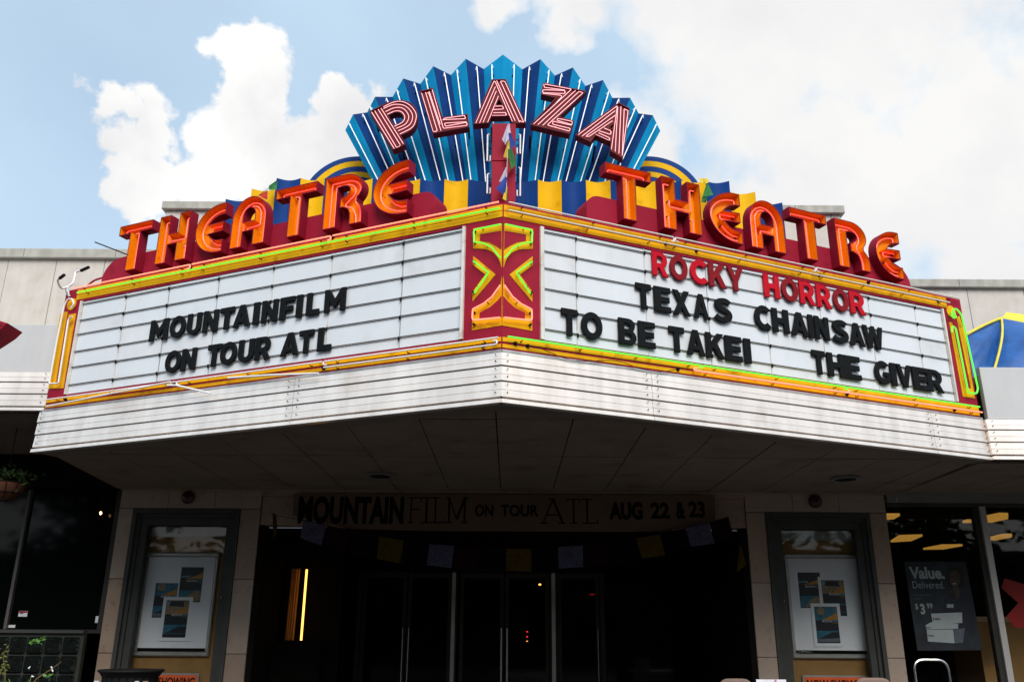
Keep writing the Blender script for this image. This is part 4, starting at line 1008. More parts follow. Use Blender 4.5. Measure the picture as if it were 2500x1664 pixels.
cloth(C3(1335, 288, 7.8), C3(1455, 292, 7.75), C3(1462, 350, 7.7), C3(1385, 355, 7.75), 6, .05).build('flag', fl['yellow'], f3, True)
cloth(C3(1440, 345, 7.72), C3(1450, 345, 7.72), C3(1525, 500, 7.7), C3(1380, 530, 7.65), 6, .05).build('flag', fl['green'], f3, True)
cloth(C3(1385, 520, 7.66), C3(1450, 520, 7.68), C3(1430, 600, 7.7), C3(1370, 590, 7.65), 5, .03).build('flag', fl['green'], f3, True)
MB().tube([C3(1440, 340, 7.75), C3(1420, 600, 7.68)], .003, 5).build('cord', black, f3)
f4 = MB().tube([CA(0, 0, 6.9)+Vector((0, 0, -.6))]*1, .01) if False else None

# ================================================================== under the canopy: banner, flags, cases
Q3 = lambda x, y, yy: on(FY(yy), 600+x/3.05, 1150+y/3.05)
Q4 = lambda x, y, yy: on(FY(yy), 1200+x/3.05, 1150+y/3.05)
bn = thing('banner', 'brown paper banner hand lettered with a mountain film tour under the marquee', 'banner', (0, 10.02, 3.0))
yB = 10.06; fB = FY(yB)
bp = [Q3(355, 168, yB), Q4(1660, 178, yB), Q4(1668, 365, yB), Q4(1480, 410, yB), Q4(1290, 445, yB), Q4(1000, 450, yB), Q4(0, 446, yB), Q3(1400, 443, yB), Q3(800, 430, yB), Q3(700, 410, yB), Q3(350, 328, yB)]
MB().prism(fB, bp, -.004, 0).build('paper_sheet', bannerm, bn)
def btext(body, xa, xb, yt_, yb_, Qf, bold):
    ua, z1 = Qf(xa, yt_, yB-.003); ub, z0 = Qf(xb, yb_, yB-.003)
    return text('lettering', body, fB, ua, z0, z1-z0, ink, bn, off=.003, bold=bold, width=ub-ua)
btext('MOUNTAIN', 400, 1172, 184, 380, Q3, .045)
btext('ON', 1707, 1842, 246, 332, Q3, .025)
btext('TOUR', 70, 350, 246, 332, Q4, .025)
btext('AUG', 875, 1128, 228, 350, Q4, .05)
btext('22', 1183, 1328, 230, 345, Q4, .04)
btext('&', 1370, 1447, 222, 345, Q4, .04)
btext('23', 1465, 1592, 222, 336, Q4, .04)
def slab(word, ext, y0_, y1_, Qf, o):
    for ch, (xa, xb) in zip(word, ext):
        ua, z1 = Qf(xa, y0_, yB); ub, z0 = Qf(xb, y1_, yB); h = z1-z0; w_ = ub-ua; t = h*.075; s_ = h*.045
        mb = MB(); B = lambda a, b, c, d, oo=.0015: mb.fbox(fB, ua+a*w_, ua+b*w_, z0+c*h, z0+d*h, 0, oo)
        def D(p, q, tt=.075):
            P, Q = Vector((ua+p[0]*w_, z0+p[1]*h)), Vector((ua+q[0]*w_, z0+q[1]*h)); n_ = (Q-P).normalized(); n_ = Vector((-n_.y, n_.x))*h*tt/2
            mb.prism(fB, [tuple(P+n_), tuple(P-n_), tuple(Q-n_), tuple(Q+n_)], 0, .0022)
        if ch == 'F': B(.15, .25, .04, .96); B(0, .45, 0, .045, .002); B(.0, 1, .955, 1, .002); B(.25, .85, .5, .56); B(.93, 1, .8, .955)
        if ch == 'I': B(.42, .58, .045, .955); B(0, 1, 0, .045, .002); B(0, 1, .955, 1, .002)
        if ch == 'L': B(.25, .36, .045, .955); B(0, .62, .955, 1, .002); B(0, 1, 0, .045, .002); B(.93, 1, .045, .18)
        if ch == 'T': B(.44, .56, .045, .955); B(.2, .8, 0, .045, .002); B(0, 1, .955, 1, .002); B(0, .06, .86, .955); B(.94, 1, .86, .955)
        if ch == 'M': B(.12, .2, .045, .955); B(.80, .88, .045, .955); B(0, .32, 0, .045, .002); B(.68, 1, 0, .045, .002); D((.16, .95), (.5, .15), .05); D((.84, .95), (.5, .15), .09); B(0, .2, .955, 1, .002); B(.8, 1, .955, 1, .002)
        if ch == 'A': D((.12, .03), (.5, .97), .05); D((.88, .03), (.5, .97), .09); B(.27, .73, .33, .38); B(0, .28, 0, .045, .003); B(.7, 1, 0, .045, .003); B(.33, .6, .955, 1, .003)
        mb.build('lettering', ink, bn)
slab('FILM', [(1215, 1305), (1307, 1385), (1385, 1480), (1490, 1655)], 192, 385, Q3, 0)
slab('ATL', [(360, 555), (558, 665), (675, 795)], 203, 390, Q4, 0)

fg = thing('prayer_flag_string', 'string of small square prayer flags strung across the entrance below the banner', 'prayer flags', (0, 9.9, 2.9))
yF_ = 9.95
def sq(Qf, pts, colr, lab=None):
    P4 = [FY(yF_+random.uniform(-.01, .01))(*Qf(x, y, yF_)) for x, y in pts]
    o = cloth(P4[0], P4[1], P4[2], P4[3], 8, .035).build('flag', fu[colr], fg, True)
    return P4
tops = []
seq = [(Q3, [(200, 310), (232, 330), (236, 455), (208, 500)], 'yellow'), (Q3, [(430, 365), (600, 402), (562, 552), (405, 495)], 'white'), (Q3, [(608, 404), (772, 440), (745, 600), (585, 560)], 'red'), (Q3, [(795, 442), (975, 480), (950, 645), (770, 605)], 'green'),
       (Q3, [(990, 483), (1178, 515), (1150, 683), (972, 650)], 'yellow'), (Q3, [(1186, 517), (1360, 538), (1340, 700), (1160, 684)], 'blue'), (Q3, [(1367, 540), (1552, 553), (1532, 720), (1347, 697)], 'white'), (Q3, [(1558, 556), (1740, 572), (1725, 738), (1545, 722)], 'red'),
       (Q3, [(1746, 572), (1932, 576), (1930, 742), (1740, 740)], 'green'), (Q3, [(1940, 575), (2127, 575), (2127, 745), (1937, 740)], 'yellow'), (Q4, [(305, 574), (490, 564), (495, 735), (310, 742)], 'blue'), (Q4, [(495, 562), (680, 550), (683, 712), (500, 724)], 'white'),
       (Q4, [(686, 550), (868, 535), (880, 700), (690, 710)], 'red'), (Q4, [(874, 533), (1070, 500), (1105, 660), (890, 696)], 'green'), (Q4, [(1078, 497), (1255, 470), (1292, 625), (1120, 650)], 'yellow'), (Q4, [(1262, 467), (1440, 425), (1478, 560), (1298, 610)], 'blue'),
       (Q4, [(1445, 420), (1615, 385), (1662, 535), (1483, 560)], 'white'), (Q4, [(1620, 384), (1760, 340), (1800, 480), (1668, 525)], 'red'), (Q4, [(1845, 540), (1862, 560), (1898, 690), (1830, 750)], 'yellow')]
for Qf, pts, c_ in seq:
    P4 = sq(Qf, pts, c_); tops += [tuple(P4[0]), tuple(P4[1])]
MB().tube([Vector(t)+Vector((0, .004, .003)) for t in tops], .003, 5).build('cord', ink, fg)

# poster prints: flat artwork on each sheet
pc = {'n': mat('print_black', (0.012, 0.014, 0.02), 0.35), 't': mat('print_teal', (0.02, 0.14, 0.22), 0.35, var=0.3, scale=30), 'o': mat('print_orange', (0.45, 0.20, 0.02), 0.35, var=0.25, scale=30), 'w': mat('print_white', (0.55, 0.55, 0.6), 0.4),
      'g': mat('print_grey', (0.12, 0.14, 0.18), 0.4, var=.4, scale=60), 'k': mat('print_tan', (0.25, 0.18, 0.10), 0.4, var=.4, scale=60), 'b': mat('print_light_blue', (0.10, 0.3, 0.42), 0.4)}
def film_poster(fr, u0, u1, z0, z1, o, kind, lab, wb=True):
    T = thing('film_poster', lab, 'poster', fr((u0+u1)/2, z0, o), 'film posters in the display cases')
    w_, h = u1-u0, z1-z0; c = lambda x, y: (u0+x*w_, z0+y*h)
    b = .035*w_/.25 if wb else 0
    MB().fbox(fr, u0-b, u1+b, z0-b, z1+b, o, o+.001).build('sheet', paper, T)
    MB().fbox(fr, u0, u1, z0, z1, o+.001, o+.0016).build('print', pc['n'], T)
    def pp(L, cl, d=.0022): MB().prism(fr, [c(*q) for q in L], o+.0016, o+d).build('print', pc[cl], T)
    if kind == 'balloon':
        pp([(0.02, .62), (.98, .62), (.98, .98), (.02, .98)], 't'); pp([(.3, .64), (.98, .64), (.98, .84), (.75, .76), (.5, .70)], 'o', .0028)
        cb = c(.27, .88); MB().prism(fr, arc(cb[0], cb[1], .17*w_, .17*w_*1.0, 0, 340, 16), o+.0022, o+.0034).build('balloon', pc['k'], T); pp([(.2, .76), (.32, .76), (.3, .72), (.24, .72)], 'n', .0036)
        pp([(.8, .98), (.98, .98), (.98, .86), (.86, .9)], 'g', .003)
    elif kind == 'crowd':
        pp([(.02, .62), (.98, .62), (.98, .98), (.02, .98)], 'k'); pp([(.25, .63), (.98, .63), (.98, .86), (.6, .72)], 'o', .0028); pp([(.15, .84), (.8, .82), (.75, .97), (.2, .97)], 'n', .003); pp([(.04, .86), (.13, .86), (.13, .97), (.04, .97)], 'b', .003)
    else:
        pp([(.2, .66), (.98, .66), (.98, .86), (.8, .78), (.55, .72)], 'o', .0026); pp([(.02, .74), (.45, .76), (.42, .72), (.02, .70)], 'b', .003)
    if kind in ('trees',):
        pp([(.02, .03), (.98, .03), (.98, .34), (.02, .34)], 't'); pp([(.2, .03), (.98, .03), (.98, .30), (.8, .33), (.5, .24)], 'k', .0027)
    else:
        pp([(.02, .10), (.98, .10), (.98, .34), (.02, .34)], 't'); pp([(.1, .12), (.98, .11), (.98, .30), (.7, .30), (.4, .22)], 'n', .0027)
        if kind == 'balloon': pp([(.02, .03), (.98, .03), (.98, .14), (.02, .11)], 'g', .003)
    text('lettering', 'MOUNTAIN', fr, u0+.30*w_, z0+.575*h, .022*w_/.25, pc['w'], T, off=o+.003, width=.44*w_, bold=.02)
    text('lettering', 'FILM', fr, u0+.77*w_, z0+.575*h, .022*w_/.25, pc['b'], T, off=o+.003, width=.19*w_, bold=.02)
    text('lettering', 'ON TOUR', fr, u0+.74*w_, z0+.53*h, .013*w_/.25, pc['o'], T, off=o+.003, width=.22*w_)
    return T
def case(side, x0, x1, gx0, gx1, px0, px1, pz0, pz1, lab):
    T = thing('display_case', lab, 'display case', ((x0+x1)/2, YW, 1.2), 'poster display cases')
    f = FY(YW)
    # stepped metal surround, then the door leaf with its glass
    def frame(a0, a1, b0, b1, za, zb_, wa, o0, o1, nm):
        MB().fbox(f, a0, b0, za, zb_, o0, o1).build(nm, casem, T); MB().fbox(f, b1, a1, za, zb_, o0, o1).build(nm, casem, T)
        MB().fbox(f, b0+.001, b1-.001, zb_-wa, zb_, o0, o1).build(nm, casem, T); MB().fbox(f, b0+.001, b1-.001, za, za+wa, o0, o1).build(nm, casem, T)
    frame(x0, x1, x0+.045, x1-.045, .60, 2.975, .05, -.10, .012, 'outer_frame')
    frame(x0+.046, x1-.046, x0+.085, x1-.085, .65, 2.924, .045, -.12, -.03, 'middle_frame')
    frame(x0+.086, x1-.086, gx0, gx1, .70, 2.878, .085, -.14, -.055, 'door_frame')
    MB().fbox(f, gx0-.06, gx1+.06, .70, 2.88, -.27, -.262).build('back_board', caseb, T)
    for a, b in ((gx0-.07, gx0-.062), (gx1+.062, gx1+.07)): MB().fbox(f, a, b, .7, 2.88, -.27, -.141).build('side_board', darkwall, T)
    MB().fbox(f, gx0+.0, gx1-.0, 2.675, 2.785, -.19, -.18).build('light_strip', mat('dusty_white_lens', (0.30, 0.31, 0.28), .5), T)
    # snap frame with white mat board
    fo = -.235
    for (a, b, c_, d) in ((px0, px1, pz1-.05, pz1), (px0, px1, pz0, pz0+.05), (px0, px0+.045, pz0+.051, pz1-.051), (px1-.045, px1, pz0+.051, pz1-.051)):
        MB().prism(f, [(a, c_), (b, c_), (b, d), (a, d)], -.26, fo+.022, bevel=.012).build('snap_frame', alum_frame, T)
    MB().fbox(f, px0+.046, px1-.046, pz0+.088, pz1-.051, -.26, fo).build('mat_board', paper, T)
    MB().fbox(f, px0+.046, px1-.046, pz0+.051, pz0+.087, -.26, fo-.006).build('mat_gap', darkwall, T)
    hx = gx1+.035 if side == 'L' else gx0-.045
    MB().lathe((hx, YW+.055, 1.99), [(.014, 0), (.014, -.012), (.008, -.02)], 12, 'y').build('lock', steel, T)
    g = MB().fbox(f, gx0-.002, gx1+.002, .78, 2.80, -.135, -.131).build('glass_pane', clear, T)
    return T
# clear glass: mostly transparent with a mirror reflection
clear = bpy.data.materials.new('clear_glass'); clear.use_nodes = True; t_g = clear.node_tree; t_g.nodes.clear()
go = t_g.nodes.new('ShaderNodeOutputMaterial'); gm = t_g.nodes.new('ShaderNodeMixShader'); gt = t_g.nodes.new('ShaderNodeBsdfTransparent'); gg = t_g.nodes.new('ShaderNodeBsdfGlossy'); gf = t_g.nodes.new('ShaderNodeFresnel')
gg.inputs['Roughness'].default_value = 0.02; gf.inputs[0].default_value = 1.33; gt.inputs[0].default_value = (.95, .96, .955, 1)
t_g.links.new(gf.outputs[0], gm.inputs[0]); t_g.links.new(gt.outputs[0], gm.inputs[1]); t_g.links.new(gg.outputs[0], gm.inputs[2]); t_g.links.new(gm.outputs[0], go.inputs[0])
case('L', -4.383, -3.142, -4.222, -3.300, -4.262, -3.40, 1.36, 2.50, 'grey framed display case left of the entrance with three film posters on white board')
case('R', 2.952, 4.161, 3.135, 4.00, 3.19, 4.10, 1.38, 2.53, 'grey framed display case right of the entrance with three film posters on white board')
fC = FY(YW+.235)
film_poster(fC, -3.825, -3.566, 1.945, 2.335, .004, 'trees', 'dark mountain film poster hung highest in the left display case', False)
film_poster(fC, -4.10, -3.842, 1.775, 2.155, .003, 'balloon', 'mountain film poster with a balloon at left in the left display case', False)
film_poster(fC, -3.948, -3.684, 1.56, 1.965, .012, 'crowd', 'white edged film poster with a crowd, lowest in the left display case')
film_poster(fC, 3.335, 3.595, 1.925, 2.32, .003, 'trees', 'dark mountain film poster at upper left in the right display case')
film_poster(fC, 3.60, 3.86, 1.84, 2.235, .006, 'crowd', 'mountain film poster with a crowd at right in the right display case')
film_poster(fC, 3.485, 3.745, 1.545, 1.94, .012, 'balloon', 'white edged film poster with balloons, lowest in the right display case')
# orange placards at the foot of the cases
orange_card = mat('placard_orange', (0.85, 0.12, 0.015), 0.6)
for side, ua, ub, zt_, word, lab in (('L', -3.95, -3.50, 1.165, 'SHOWING', 'orange card reading SHOWING at the foot of the left display case'), ('R', 3.30, 4.05, 1.185, 'NOW SHOWING', 'orange card with black lettering at the foot of the right display case')):
    T = thing('placard', lab, 'placard', (ua, YW+.2, .9))
    f = FY(YW+.235)
    MB().fbox(f, ua-.02, ub+.02, .82, zt_+.02, .0, .008).build('frame', alum_frame, T); MB().fbox(f, ua, ub, .84, zt_, .0085, .012).build('card', orange_card, T)
    text('lettering', word, f, ua+.02, zt_-.11, .085, ink, T, off=.013, width=ub-ua-.04, bold=.03)
# alarm bells above the cases
for x, lab in ((-3.762, 'round dark alarm bell on the stone above the left display case'), (3.545, 'round dark alarm bell on the stone above the right display case')):
    T = thing('alarm_bell', lab, 'bell', (x, YW-.03, 3.11), 'alarm bells above the display cases')
    MB().lathe((x, YW-.004, 3.105), [(.075, 0), (.078, -.02), (.065, -.045), (.035, -.06), (.012, -.065)], 24, 'y').build('gong', mat('bell_dark_red', (0.05, 0.012, 0.01), .4), T, True)
    MB().lathe((x, YW-.07, 3.105), [(.012, 0), (.012, -.01), (.006, -.015)], 10, 'y').build('bolt', black, T)

# ================================================================== entrance doors, lobby
yD = 12.6
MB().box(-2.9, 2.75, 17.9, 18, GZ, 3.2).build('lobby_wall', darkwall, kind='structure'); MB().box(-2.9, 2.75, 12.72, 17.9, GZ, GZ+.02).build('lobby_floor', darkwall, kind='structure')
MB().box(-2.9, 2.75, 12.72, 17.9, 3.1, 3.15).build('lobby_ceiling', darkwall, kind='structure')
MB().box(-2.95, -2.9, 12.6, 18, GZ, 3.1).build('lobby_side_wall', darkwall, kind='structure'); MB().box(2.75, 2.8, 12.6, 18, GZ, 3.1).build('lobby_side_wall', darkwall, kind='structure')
doors = [(-2.06, -1.45, 'leftmost'), (-1.43, -.82, 'second from the left'), (-.70, -.09, 'centre, right of the wide mullion'), (-.07, .54, 'right of centre'), (.66, 1.24, 'rightmost')]
for i, (a, b, lab) in enumerate(doors):
    T = thing('entrance_door', f"bronze framed glass entrance door, {lab} of the row", 'door', ((a+b)/2, yD, GZ), 'glass entrance doors')
    f = FY(yD); z1 = 2.44
    for (p, q, r_, s_) in ((a, a+.05, GZ+.01, z1), (b-.05, b, GZ+.01, z1), (a+.051, b-.051, z1-.07, z1), (a+.051, b-.051, GZ+.01, GZ+.2)):
        MB().fbox(f, p, q, r_, s_, -.045, 0).build('stile' if s_-r_ > 1 else 'rail', doorm, T)
    MB().fbox(f, a+.05, b-.05, GZ+.2, z1-.07, -.026, -.020).build('glass_pane', glassd if i not in (3,) else clear, T)
    MB().tube([f(b-.03 if i % 2 == 0 else a+.03, 1.70, .05), f(b-.03 if i % 2 == 0 else a+.03, 1.0, .05)], .012, 8).build('pull_handle', steel, T)
for x in (-2.10, -.79, .60, 1.28):
    T = thing('door_mullion', {-2.10: 'dark bronze mullion at the left end of the entrance doors', -.79: 'wide bronze mullion between the second and third entrance doors', .60: 'bronze mullion left of the rightmost entrance door', 1.28: 'dark bronze mullion at the right end of the entrance doors'}[x], 'mullion', (x, yD, GZ))
    w_ = .03 if abs(x) > 1 else .05
    MB().box(x-w_, x+w_, yD-.04, yD+.06, GZ, 2.44).build('post', doorm, T); MB().box(x-w_*.5, x+w_*.5, yD-.05, yD-.041, GZ, 2.44).build('cover_strip', alum_frame if x == -.79 or x == .6 else doorm, T)
for x0_, x1_ in ((-2.84, -2.14), (1.32, 2.65)):
    MB().box(x0_, x1_, yD, yD+.03, GZ, 2.44).build('side_glass', glassd, tb)
def lamp(name, lab, px, py, y, r, colr, es, shade=False):
    u, z = on(FY(y), px, py)
    T = thing(name, lab, 'lamp', (u, y, z), None)
    MB().lathe((u, y, z), [(r*.4, -r*.6), (r, -r*.2), (r, r*.3), (r*.5, r*.7)], 12).build('glowing_shade', mat('glow_'+name, colr, emit=colr, es=es), T, True)
    MB().tube([(u, y, z+r*.7), (u, y, 3.1)], .006, 5).build('cord', black, T)
lamp('pendant_lamp', 'amber pendant lamp glowing in the dark lobby behind the centre door', 1290, 1405, 13.4, .055, (1.0, .28, .03), 1.1)
lamp('ceiling_spot', 'tiny amber spot lamp in the lobby, lower right of the pendant lamp', 1318, 1426, 13.8, .022, (1.0, .45, .08), 1.6)
for k, (px, py, c_) in enumerate(((1287, 1541, (1, .03, .05)), (1287, 1553, (1, .03, .05)), (1287, 1564, (1, .4, .1)))):
    u, z = on(FY(13.2), px, py)
    o = MB().lathe((u, 13.2, z), [(.007, -.005), (.012, 0), (.007, .006)], 8).build('indicator_light', mat('led%d' % k, c_, emit=c_, es=1.5))
    o['label'] = ('uppermost red', 'middle red', 'lowest amber')[k]+' indicator light of three on the machine seen through the centre door'; o['category'] = 'indicator light'; o['group'] = 'indicator lights in the lobby'
vm = MB(); u, z = on(FY(13.25), 1287, 1553); vm.box(u-.3, u+.35, 13.215, 13.9, GZ, z+.4); o = vm.build('vending_machine', darkwall); o['label'] = 'dark machine with small lights just inside the centre door'; o['category'] = 'vending machine'
u, z = on(FY(12.5), 1446, 1450)
ex = thing('exit_sign', 'dim red exit sign above the rightmost entrance door glass', 'sign', (u, 12.5, z)); MB().fbox(FY(12.5), u-.04, u+.04, z-.012, z+.012, -.02, 0).build('housing', black, ex); text('lettering', 'EXIT', FY(12.5), u-.032, z-.008, .016, mat('exit_red', (.5, .01, .01), emit=(1, .02, .02), es=.35), ex, off=.002, width=.064)
# small warm lamp on the underside behind the banner
u, z = on(FY(10.3), 1316, 1299); lo_ = thing('small_lamp', 'small warm lamp peeping out just below the banner', 'lamp', (u, 10.3, z)); MB().lathe((u, 10.3, 2.77), [(.05, .0), (.055, .012), (.05, .03)], 14).build('lens', mat('warm_lens', (1, .35, .1), emit=(1, .22, .04), es=.8), lo_)
# box office side: lit tube and curtain behind glass at the left
u, z1 = on(FY(11.0), 749, 1389); u2, z0 = on(FY(11.0), 735, 1562)
lt = thing('light_tube', 'upright glowing warm light tube beside the curtain left of the doors', 'lamp', (u, 11, z0))
MB().tube([(u, 11, z1), ((u+u2)/2, 11, z0)], .013, 8).build('tube', mat('warm_tube', (1, .6, .2), emit=(1.0, .50, .09), es=1.9), lt)
MB().box(u-.03, u+.03, 10.98, 11.06, z0-.05, z0-.001).build('lamp_socket', black, lt); MB().box(u+.02, u+.035, 10.98, 11.02, GZ, z0-.051).build('stand_edge', steel, lt)
cu0, cz1 = on(FY(11.12), 712, 1388); cu1, _ = on(FY(11.12), 733, 1388)
ct = thing('curtain', 'narrow amber lit curtain hanging left of the glowing tube', 'curtain', (cu0, 11.1, z0))
mb = MB(); n = 16; g0 = []; g1 = []
for i in range(n+1):
    x = cu0+(cu1-cu0)*i/n; y = 11.12+.018*math.sin(i*1.7)
    g0.append((x-.012, y, z0)); g1.append((x, y+.01*math.sin(i), cz1))
a = mb.pts(g0); b = mb.pts(g1)
for i in range(n): mb.face(a+i, a+i+1, b+i+1, b+i)
mb.build('cloth', mat('curtain_amber', (0.5, 0.20, 0.03), .7), ct, True)
MB().tube([(cu0-.02, 11.11, cz1+.01), (cu1+.02, 11.11, cz1+.01)], .006, 6).build('rod', doorm, ct)
MB().box(-2.82, -2.1, 11.2, 11.24, GZ, 2.78).build('side_wall_panel', darkwall, tb)
MB().box(-2.84, -2.26, 10.95, 11.19, GZ, 1.52).build('ticket_counter', darkwall, tb)

# ================================================================== right shop window
sw_ = thing('right_shop_window', 'large plate glass shop window with pale metal mullion right of the display case', 'shop window', (6, YW, GZ))
f = FY(YW)
MB().fbox(f, 4.385, 10.5, 3.10, 3.245, -.08, .02).build('header', mat('header_grey', (0.20, 0.20, 0.19), .5, .2), sw_)
MB().fbox(f, 4.385, 10.5, 3.06, 3.099, -.08, -.01).build('header_rail', casem, sw_)
mul = mat('mullion_aluminium', (0.50, 0.48, 0.46), .4, .35, var=.06)
MB().fbox(f, 5.452, 5.52, GZ, 3.059, -.08, .012).build('mullion', mul, sw_); MB().fbox(f, 5.392, 5.4515, GZ, 3.059, -.10, -.02).build('mullion', doorm, sw_)
MB().fbox(f, 8.3, 8.37, GZ, 3.059, -.08, .012).build('mullion', mul, sw_); MB().fbox(f, 4.385, 10.5, GZ, GZ+.35, -.08, .0).build('sill', casem, sw_)
for a, b in ((4.385, 5.392), (5.521, 8.299), (8.371, 10.5)): MB().fbox(f, a, b, GZ+.35, 3.06, -.062, -.055).build('glass_pane', clear, sw_)
ap = thing('advert_poster', 'dark window poster reading Value Delivered with a clerk holding white parcels', 'poster', (4.9, YW+.12, 1.4))
fP2 = FY(YW+.15); R5 = lambda x, y: on(fP2, 2180+x/5.159, 1360+y/5.159)
p_a, p_b = R5(140, 50), R5(1010, 1170)
MB().prism(fP2, [R5(142, 50), R5(915, 50), R5(1130, 1165), R5(310, 1170)], -.004, 0).build('sheet', mat('poster_dark_blue', (0.018, 0.023, 0.034), .6, var=.5, scale=9), ap)
pw = mat('poster_white', (0.42, 0.46, 0.48), .6)
def rt5(body, xa, xb, yt_, yb_, bold, mt=pw, cap=.73):
    ua, z1 = R5(xa, yt_); ub, z0 = R5(xb, yb_); return text('lettering', body, fP2, ua, z0, (z1-z0), mt, ap, off=.003, bold=bold, width=ub-ua)
rt5('Value.', 195, 655, 115, 262, .04); rt5('Delivered.', 240, 648, 290, 390, -.006); rt5('Packing starts', 250, 492, 452, 480, 0, pc['g']); rt5('at just', 258, 360, 500, 528, 0, pc['g'])
rt5('$', 275, 318, 575, 645, .02); rt5('3', 335, 410, 580, 708, .04); rt5('99', 418, 502, 572, 640, .02)
skin = mat('poster_skin', (0.09, 0.045, 0.03), .6); hair = mat('poster_hair', (0.012, 0.01, 0.01), .6); shirt = mat('poster_shirt', (0.012, 0.013, 0.03), .6)
def pp5(L, mt, d, nm='print'): MB().prism(fP2, [R5(*q) for q in L], 0.0, d).build(nm, mt, ap)
pp5([(700, 160)]+[(720, 130), (790, 115), (860, 140), (890, 220), (885, 330), (850, 390), (720, 380), (690, 260)], hair, .0012)
pp5([(710, 210), (740, 170), (800, 170), (840, 220), (845, 310), (800, 380), (760, 385), (725, 330)], skin, .0020)
pp5([(770, 380), (825, 370), (850, 430), (812, 530), (775, 440)], skin, .0020)
pp5([(640, 520), (700, 450), (770, 430), (812, 535), (860, 425), (980, 450), (1010, 560), (1030, 900), (900, 930), (620, 700)], shirt, .0014)
pp5([(680, 585), (765, 588), (760, 632), (678, 630)], pw, .0024)
pp5([(738, 235), (760, 232), (760, 240), (738, 243)], hair, .0024); pp5([(795, 228), (820, 230), (820, 237), (795, 238)], hair, .0024); pp5([(745, 325), (800, 318), (775, 342)], pw, .0024)
for L, d in (([(478, 705), (868, 690), (872, 822), (505, 838)], .004), ([(412, 850), (480, 812), (820, 832), (820, 895), (420, 905)], .0035), ([(425, 910), (755, 905), (775, 1078), (440, 1055)], .003), ([(756, 905), (905, 885), (880, 1070), (776, 1078)], .0026)):
    pp5(L, mat('parcel_white', (0.50, 0.56, 0.58), .6) if d > .0028 else pc['g'], d, 'parcel_print')
mp_ = mat('mark_purple', (0.03, 0.01, 0.06), .6); mo_ = mat('mark_red', (0.25, 0.02, 0.01), .6)
for xa, ya, s_ in ((505, 785, 1), (418, 890, .62), (440, 992, .75)):
    for body, x_, w_, mt in (('Fed', 0, 55, mp_), ('Ex', 57, 42, mo_)):
        ua, z0 = R5(xa+x_*s_, ya); ub, z1 = R5(xa+(x_+w_)*s_, ya-30*s_); text('lettering', body, fP2, ua, z0, z1-z0, mt, ap, off=.0055, width=ub-ua, bold=.03)
# red X shape in the far pane, tan counter, strip lights on the shop ceiling
rx = thing('red_cross_decal', 'large dark red angular decal inside the far right shop window', 'decal', (5.9, YW+.3, 1.6))
MB().prism(FY(YW+.25), [on(FY(YW+.25), 2180+x/5.159, 1360+y/5.159) for x, y in ((1410, 262), (1640, 330), (1900, 300), (1900, 900), (1530, 875), (1430, 740), (1580, 570), (1365, 380))], -.006, 0).build('panel', mat('decal_red', (0.42, 0.010, 0.012), .5), rx)
cnt = thing('shop_counter', 'tan shop counter behind the far right window', 'counter', (6.5, 11.2, GZ))
MB().box(5.75, 9.5, 11.2, 11.9, GZ, 1.80).build('front_panel', mat('counter_tan', (0.42, 0.22, 0.06), .6, var=.15, scale=3), cnt); MB().box(5.7, 9.55, 11.15, 11.95, 1.80, 1.86).build('counter_top', mat('counter_top_tan', (0.5, 0.36, 0.22), .4), cnt)
q5 = lambda x, y: (1800+x/2.78, 1100+y/2.78)
strips = [((1015, 466), (1015, 440), (1105, 440), (1062, 464)), ((1042, 620), (1100, 584), (1258, 579), (1180, 612)), ((1262, 670), (1390, 646), (1530, 645), (1400, 668)), ((1057, 721), (1090, 703), (1205, 702), (1120, 719)), ((1650, 488), (1648, 462), (1780, 435), (1840, 437), (1838, 462), (1730, 486)), ((1672, 606), (1800, 576), (1866, 574), (1864, 586), (1760, 606)), ((1530, 489), (1560, 480), (1590, 480), (1590, 489))]
amber = mat('strip_lens_amber', (1, .6, .2), emit=(1.0, .50, .08), es=.22)
lt_lab = ['at the left edge of the window', 'wide one left of centre', 'small middle one', 'lowest at left', 'uppermost beyond the mullion', 'lower beyond the mullion', 'sliver just left of the mullion']
for L, lb_ in zip(strips, lt_lab):
    pts_ = [atz(*q5(*q), 3.0) for q in L]
    cx_ = sum(p[0] for p in pts_)/len(pts_); cy_ = sum(p[1] for p in pts_)/len(pts_)
    T = thing('ceiling_light', f"amber strip light on the shop ceiling, {lb_}", 'ceiling light', (cx_, cy_, 3.0), 'strip lights inside the right shop')
    MB().plan(pts_, 3.0, 3.03).build('lens', amber, T)
    MB().plan([(cx_+(x-cx_)*.9, cy_+(y-cy_)*.9) for x, y in pts_], 3.031, 3.24).build('housing', darkwall, T)

# ================================================================== left shop front
lw = thing('left_shop_window', 'dark plate glass shop window with a slim pale post left of the display case', 'shop window', (-6.5, 10.3, GZ))
f = FY(10.32)
MB().fbox(f, -10.5, -4.60, 1.64, 3.22, -.01, 0).build('glass_pane', glassd, lw)
MB().fbox(f, -5.71, -5.675, 1.64, 3.2, .001, .05).build('post', mat('slim_post', (.12, .11, .10), .5, .2), lw); MB().fbox(f, -10.5, -4.6, 1.60, 1.639, -.03, .05).build('sill', doorm, lw)
MB().fbox(f, -4.66, -4.60, 1.64, 3.2, .001, .04).build('post', doorm, lw)
gb = thing('glass_block_wall', 'low dark glass block wall under the left shop window', 'wall', (-6, 9.8, GZ))
gbm = mat('glass_block', (0.004, 0.006, 0.005), .08, var=.4, scale=25, bump=1.0, bscale=18); mort = mat('block_mortar', (0.022, 0.024, 0.018), .8)
fG = FY(9.85)
MB().fbox(fG, -8.2, -4.60, GZ, 1.60, -.10, -.03).build('mortar_bed', mort, gb)
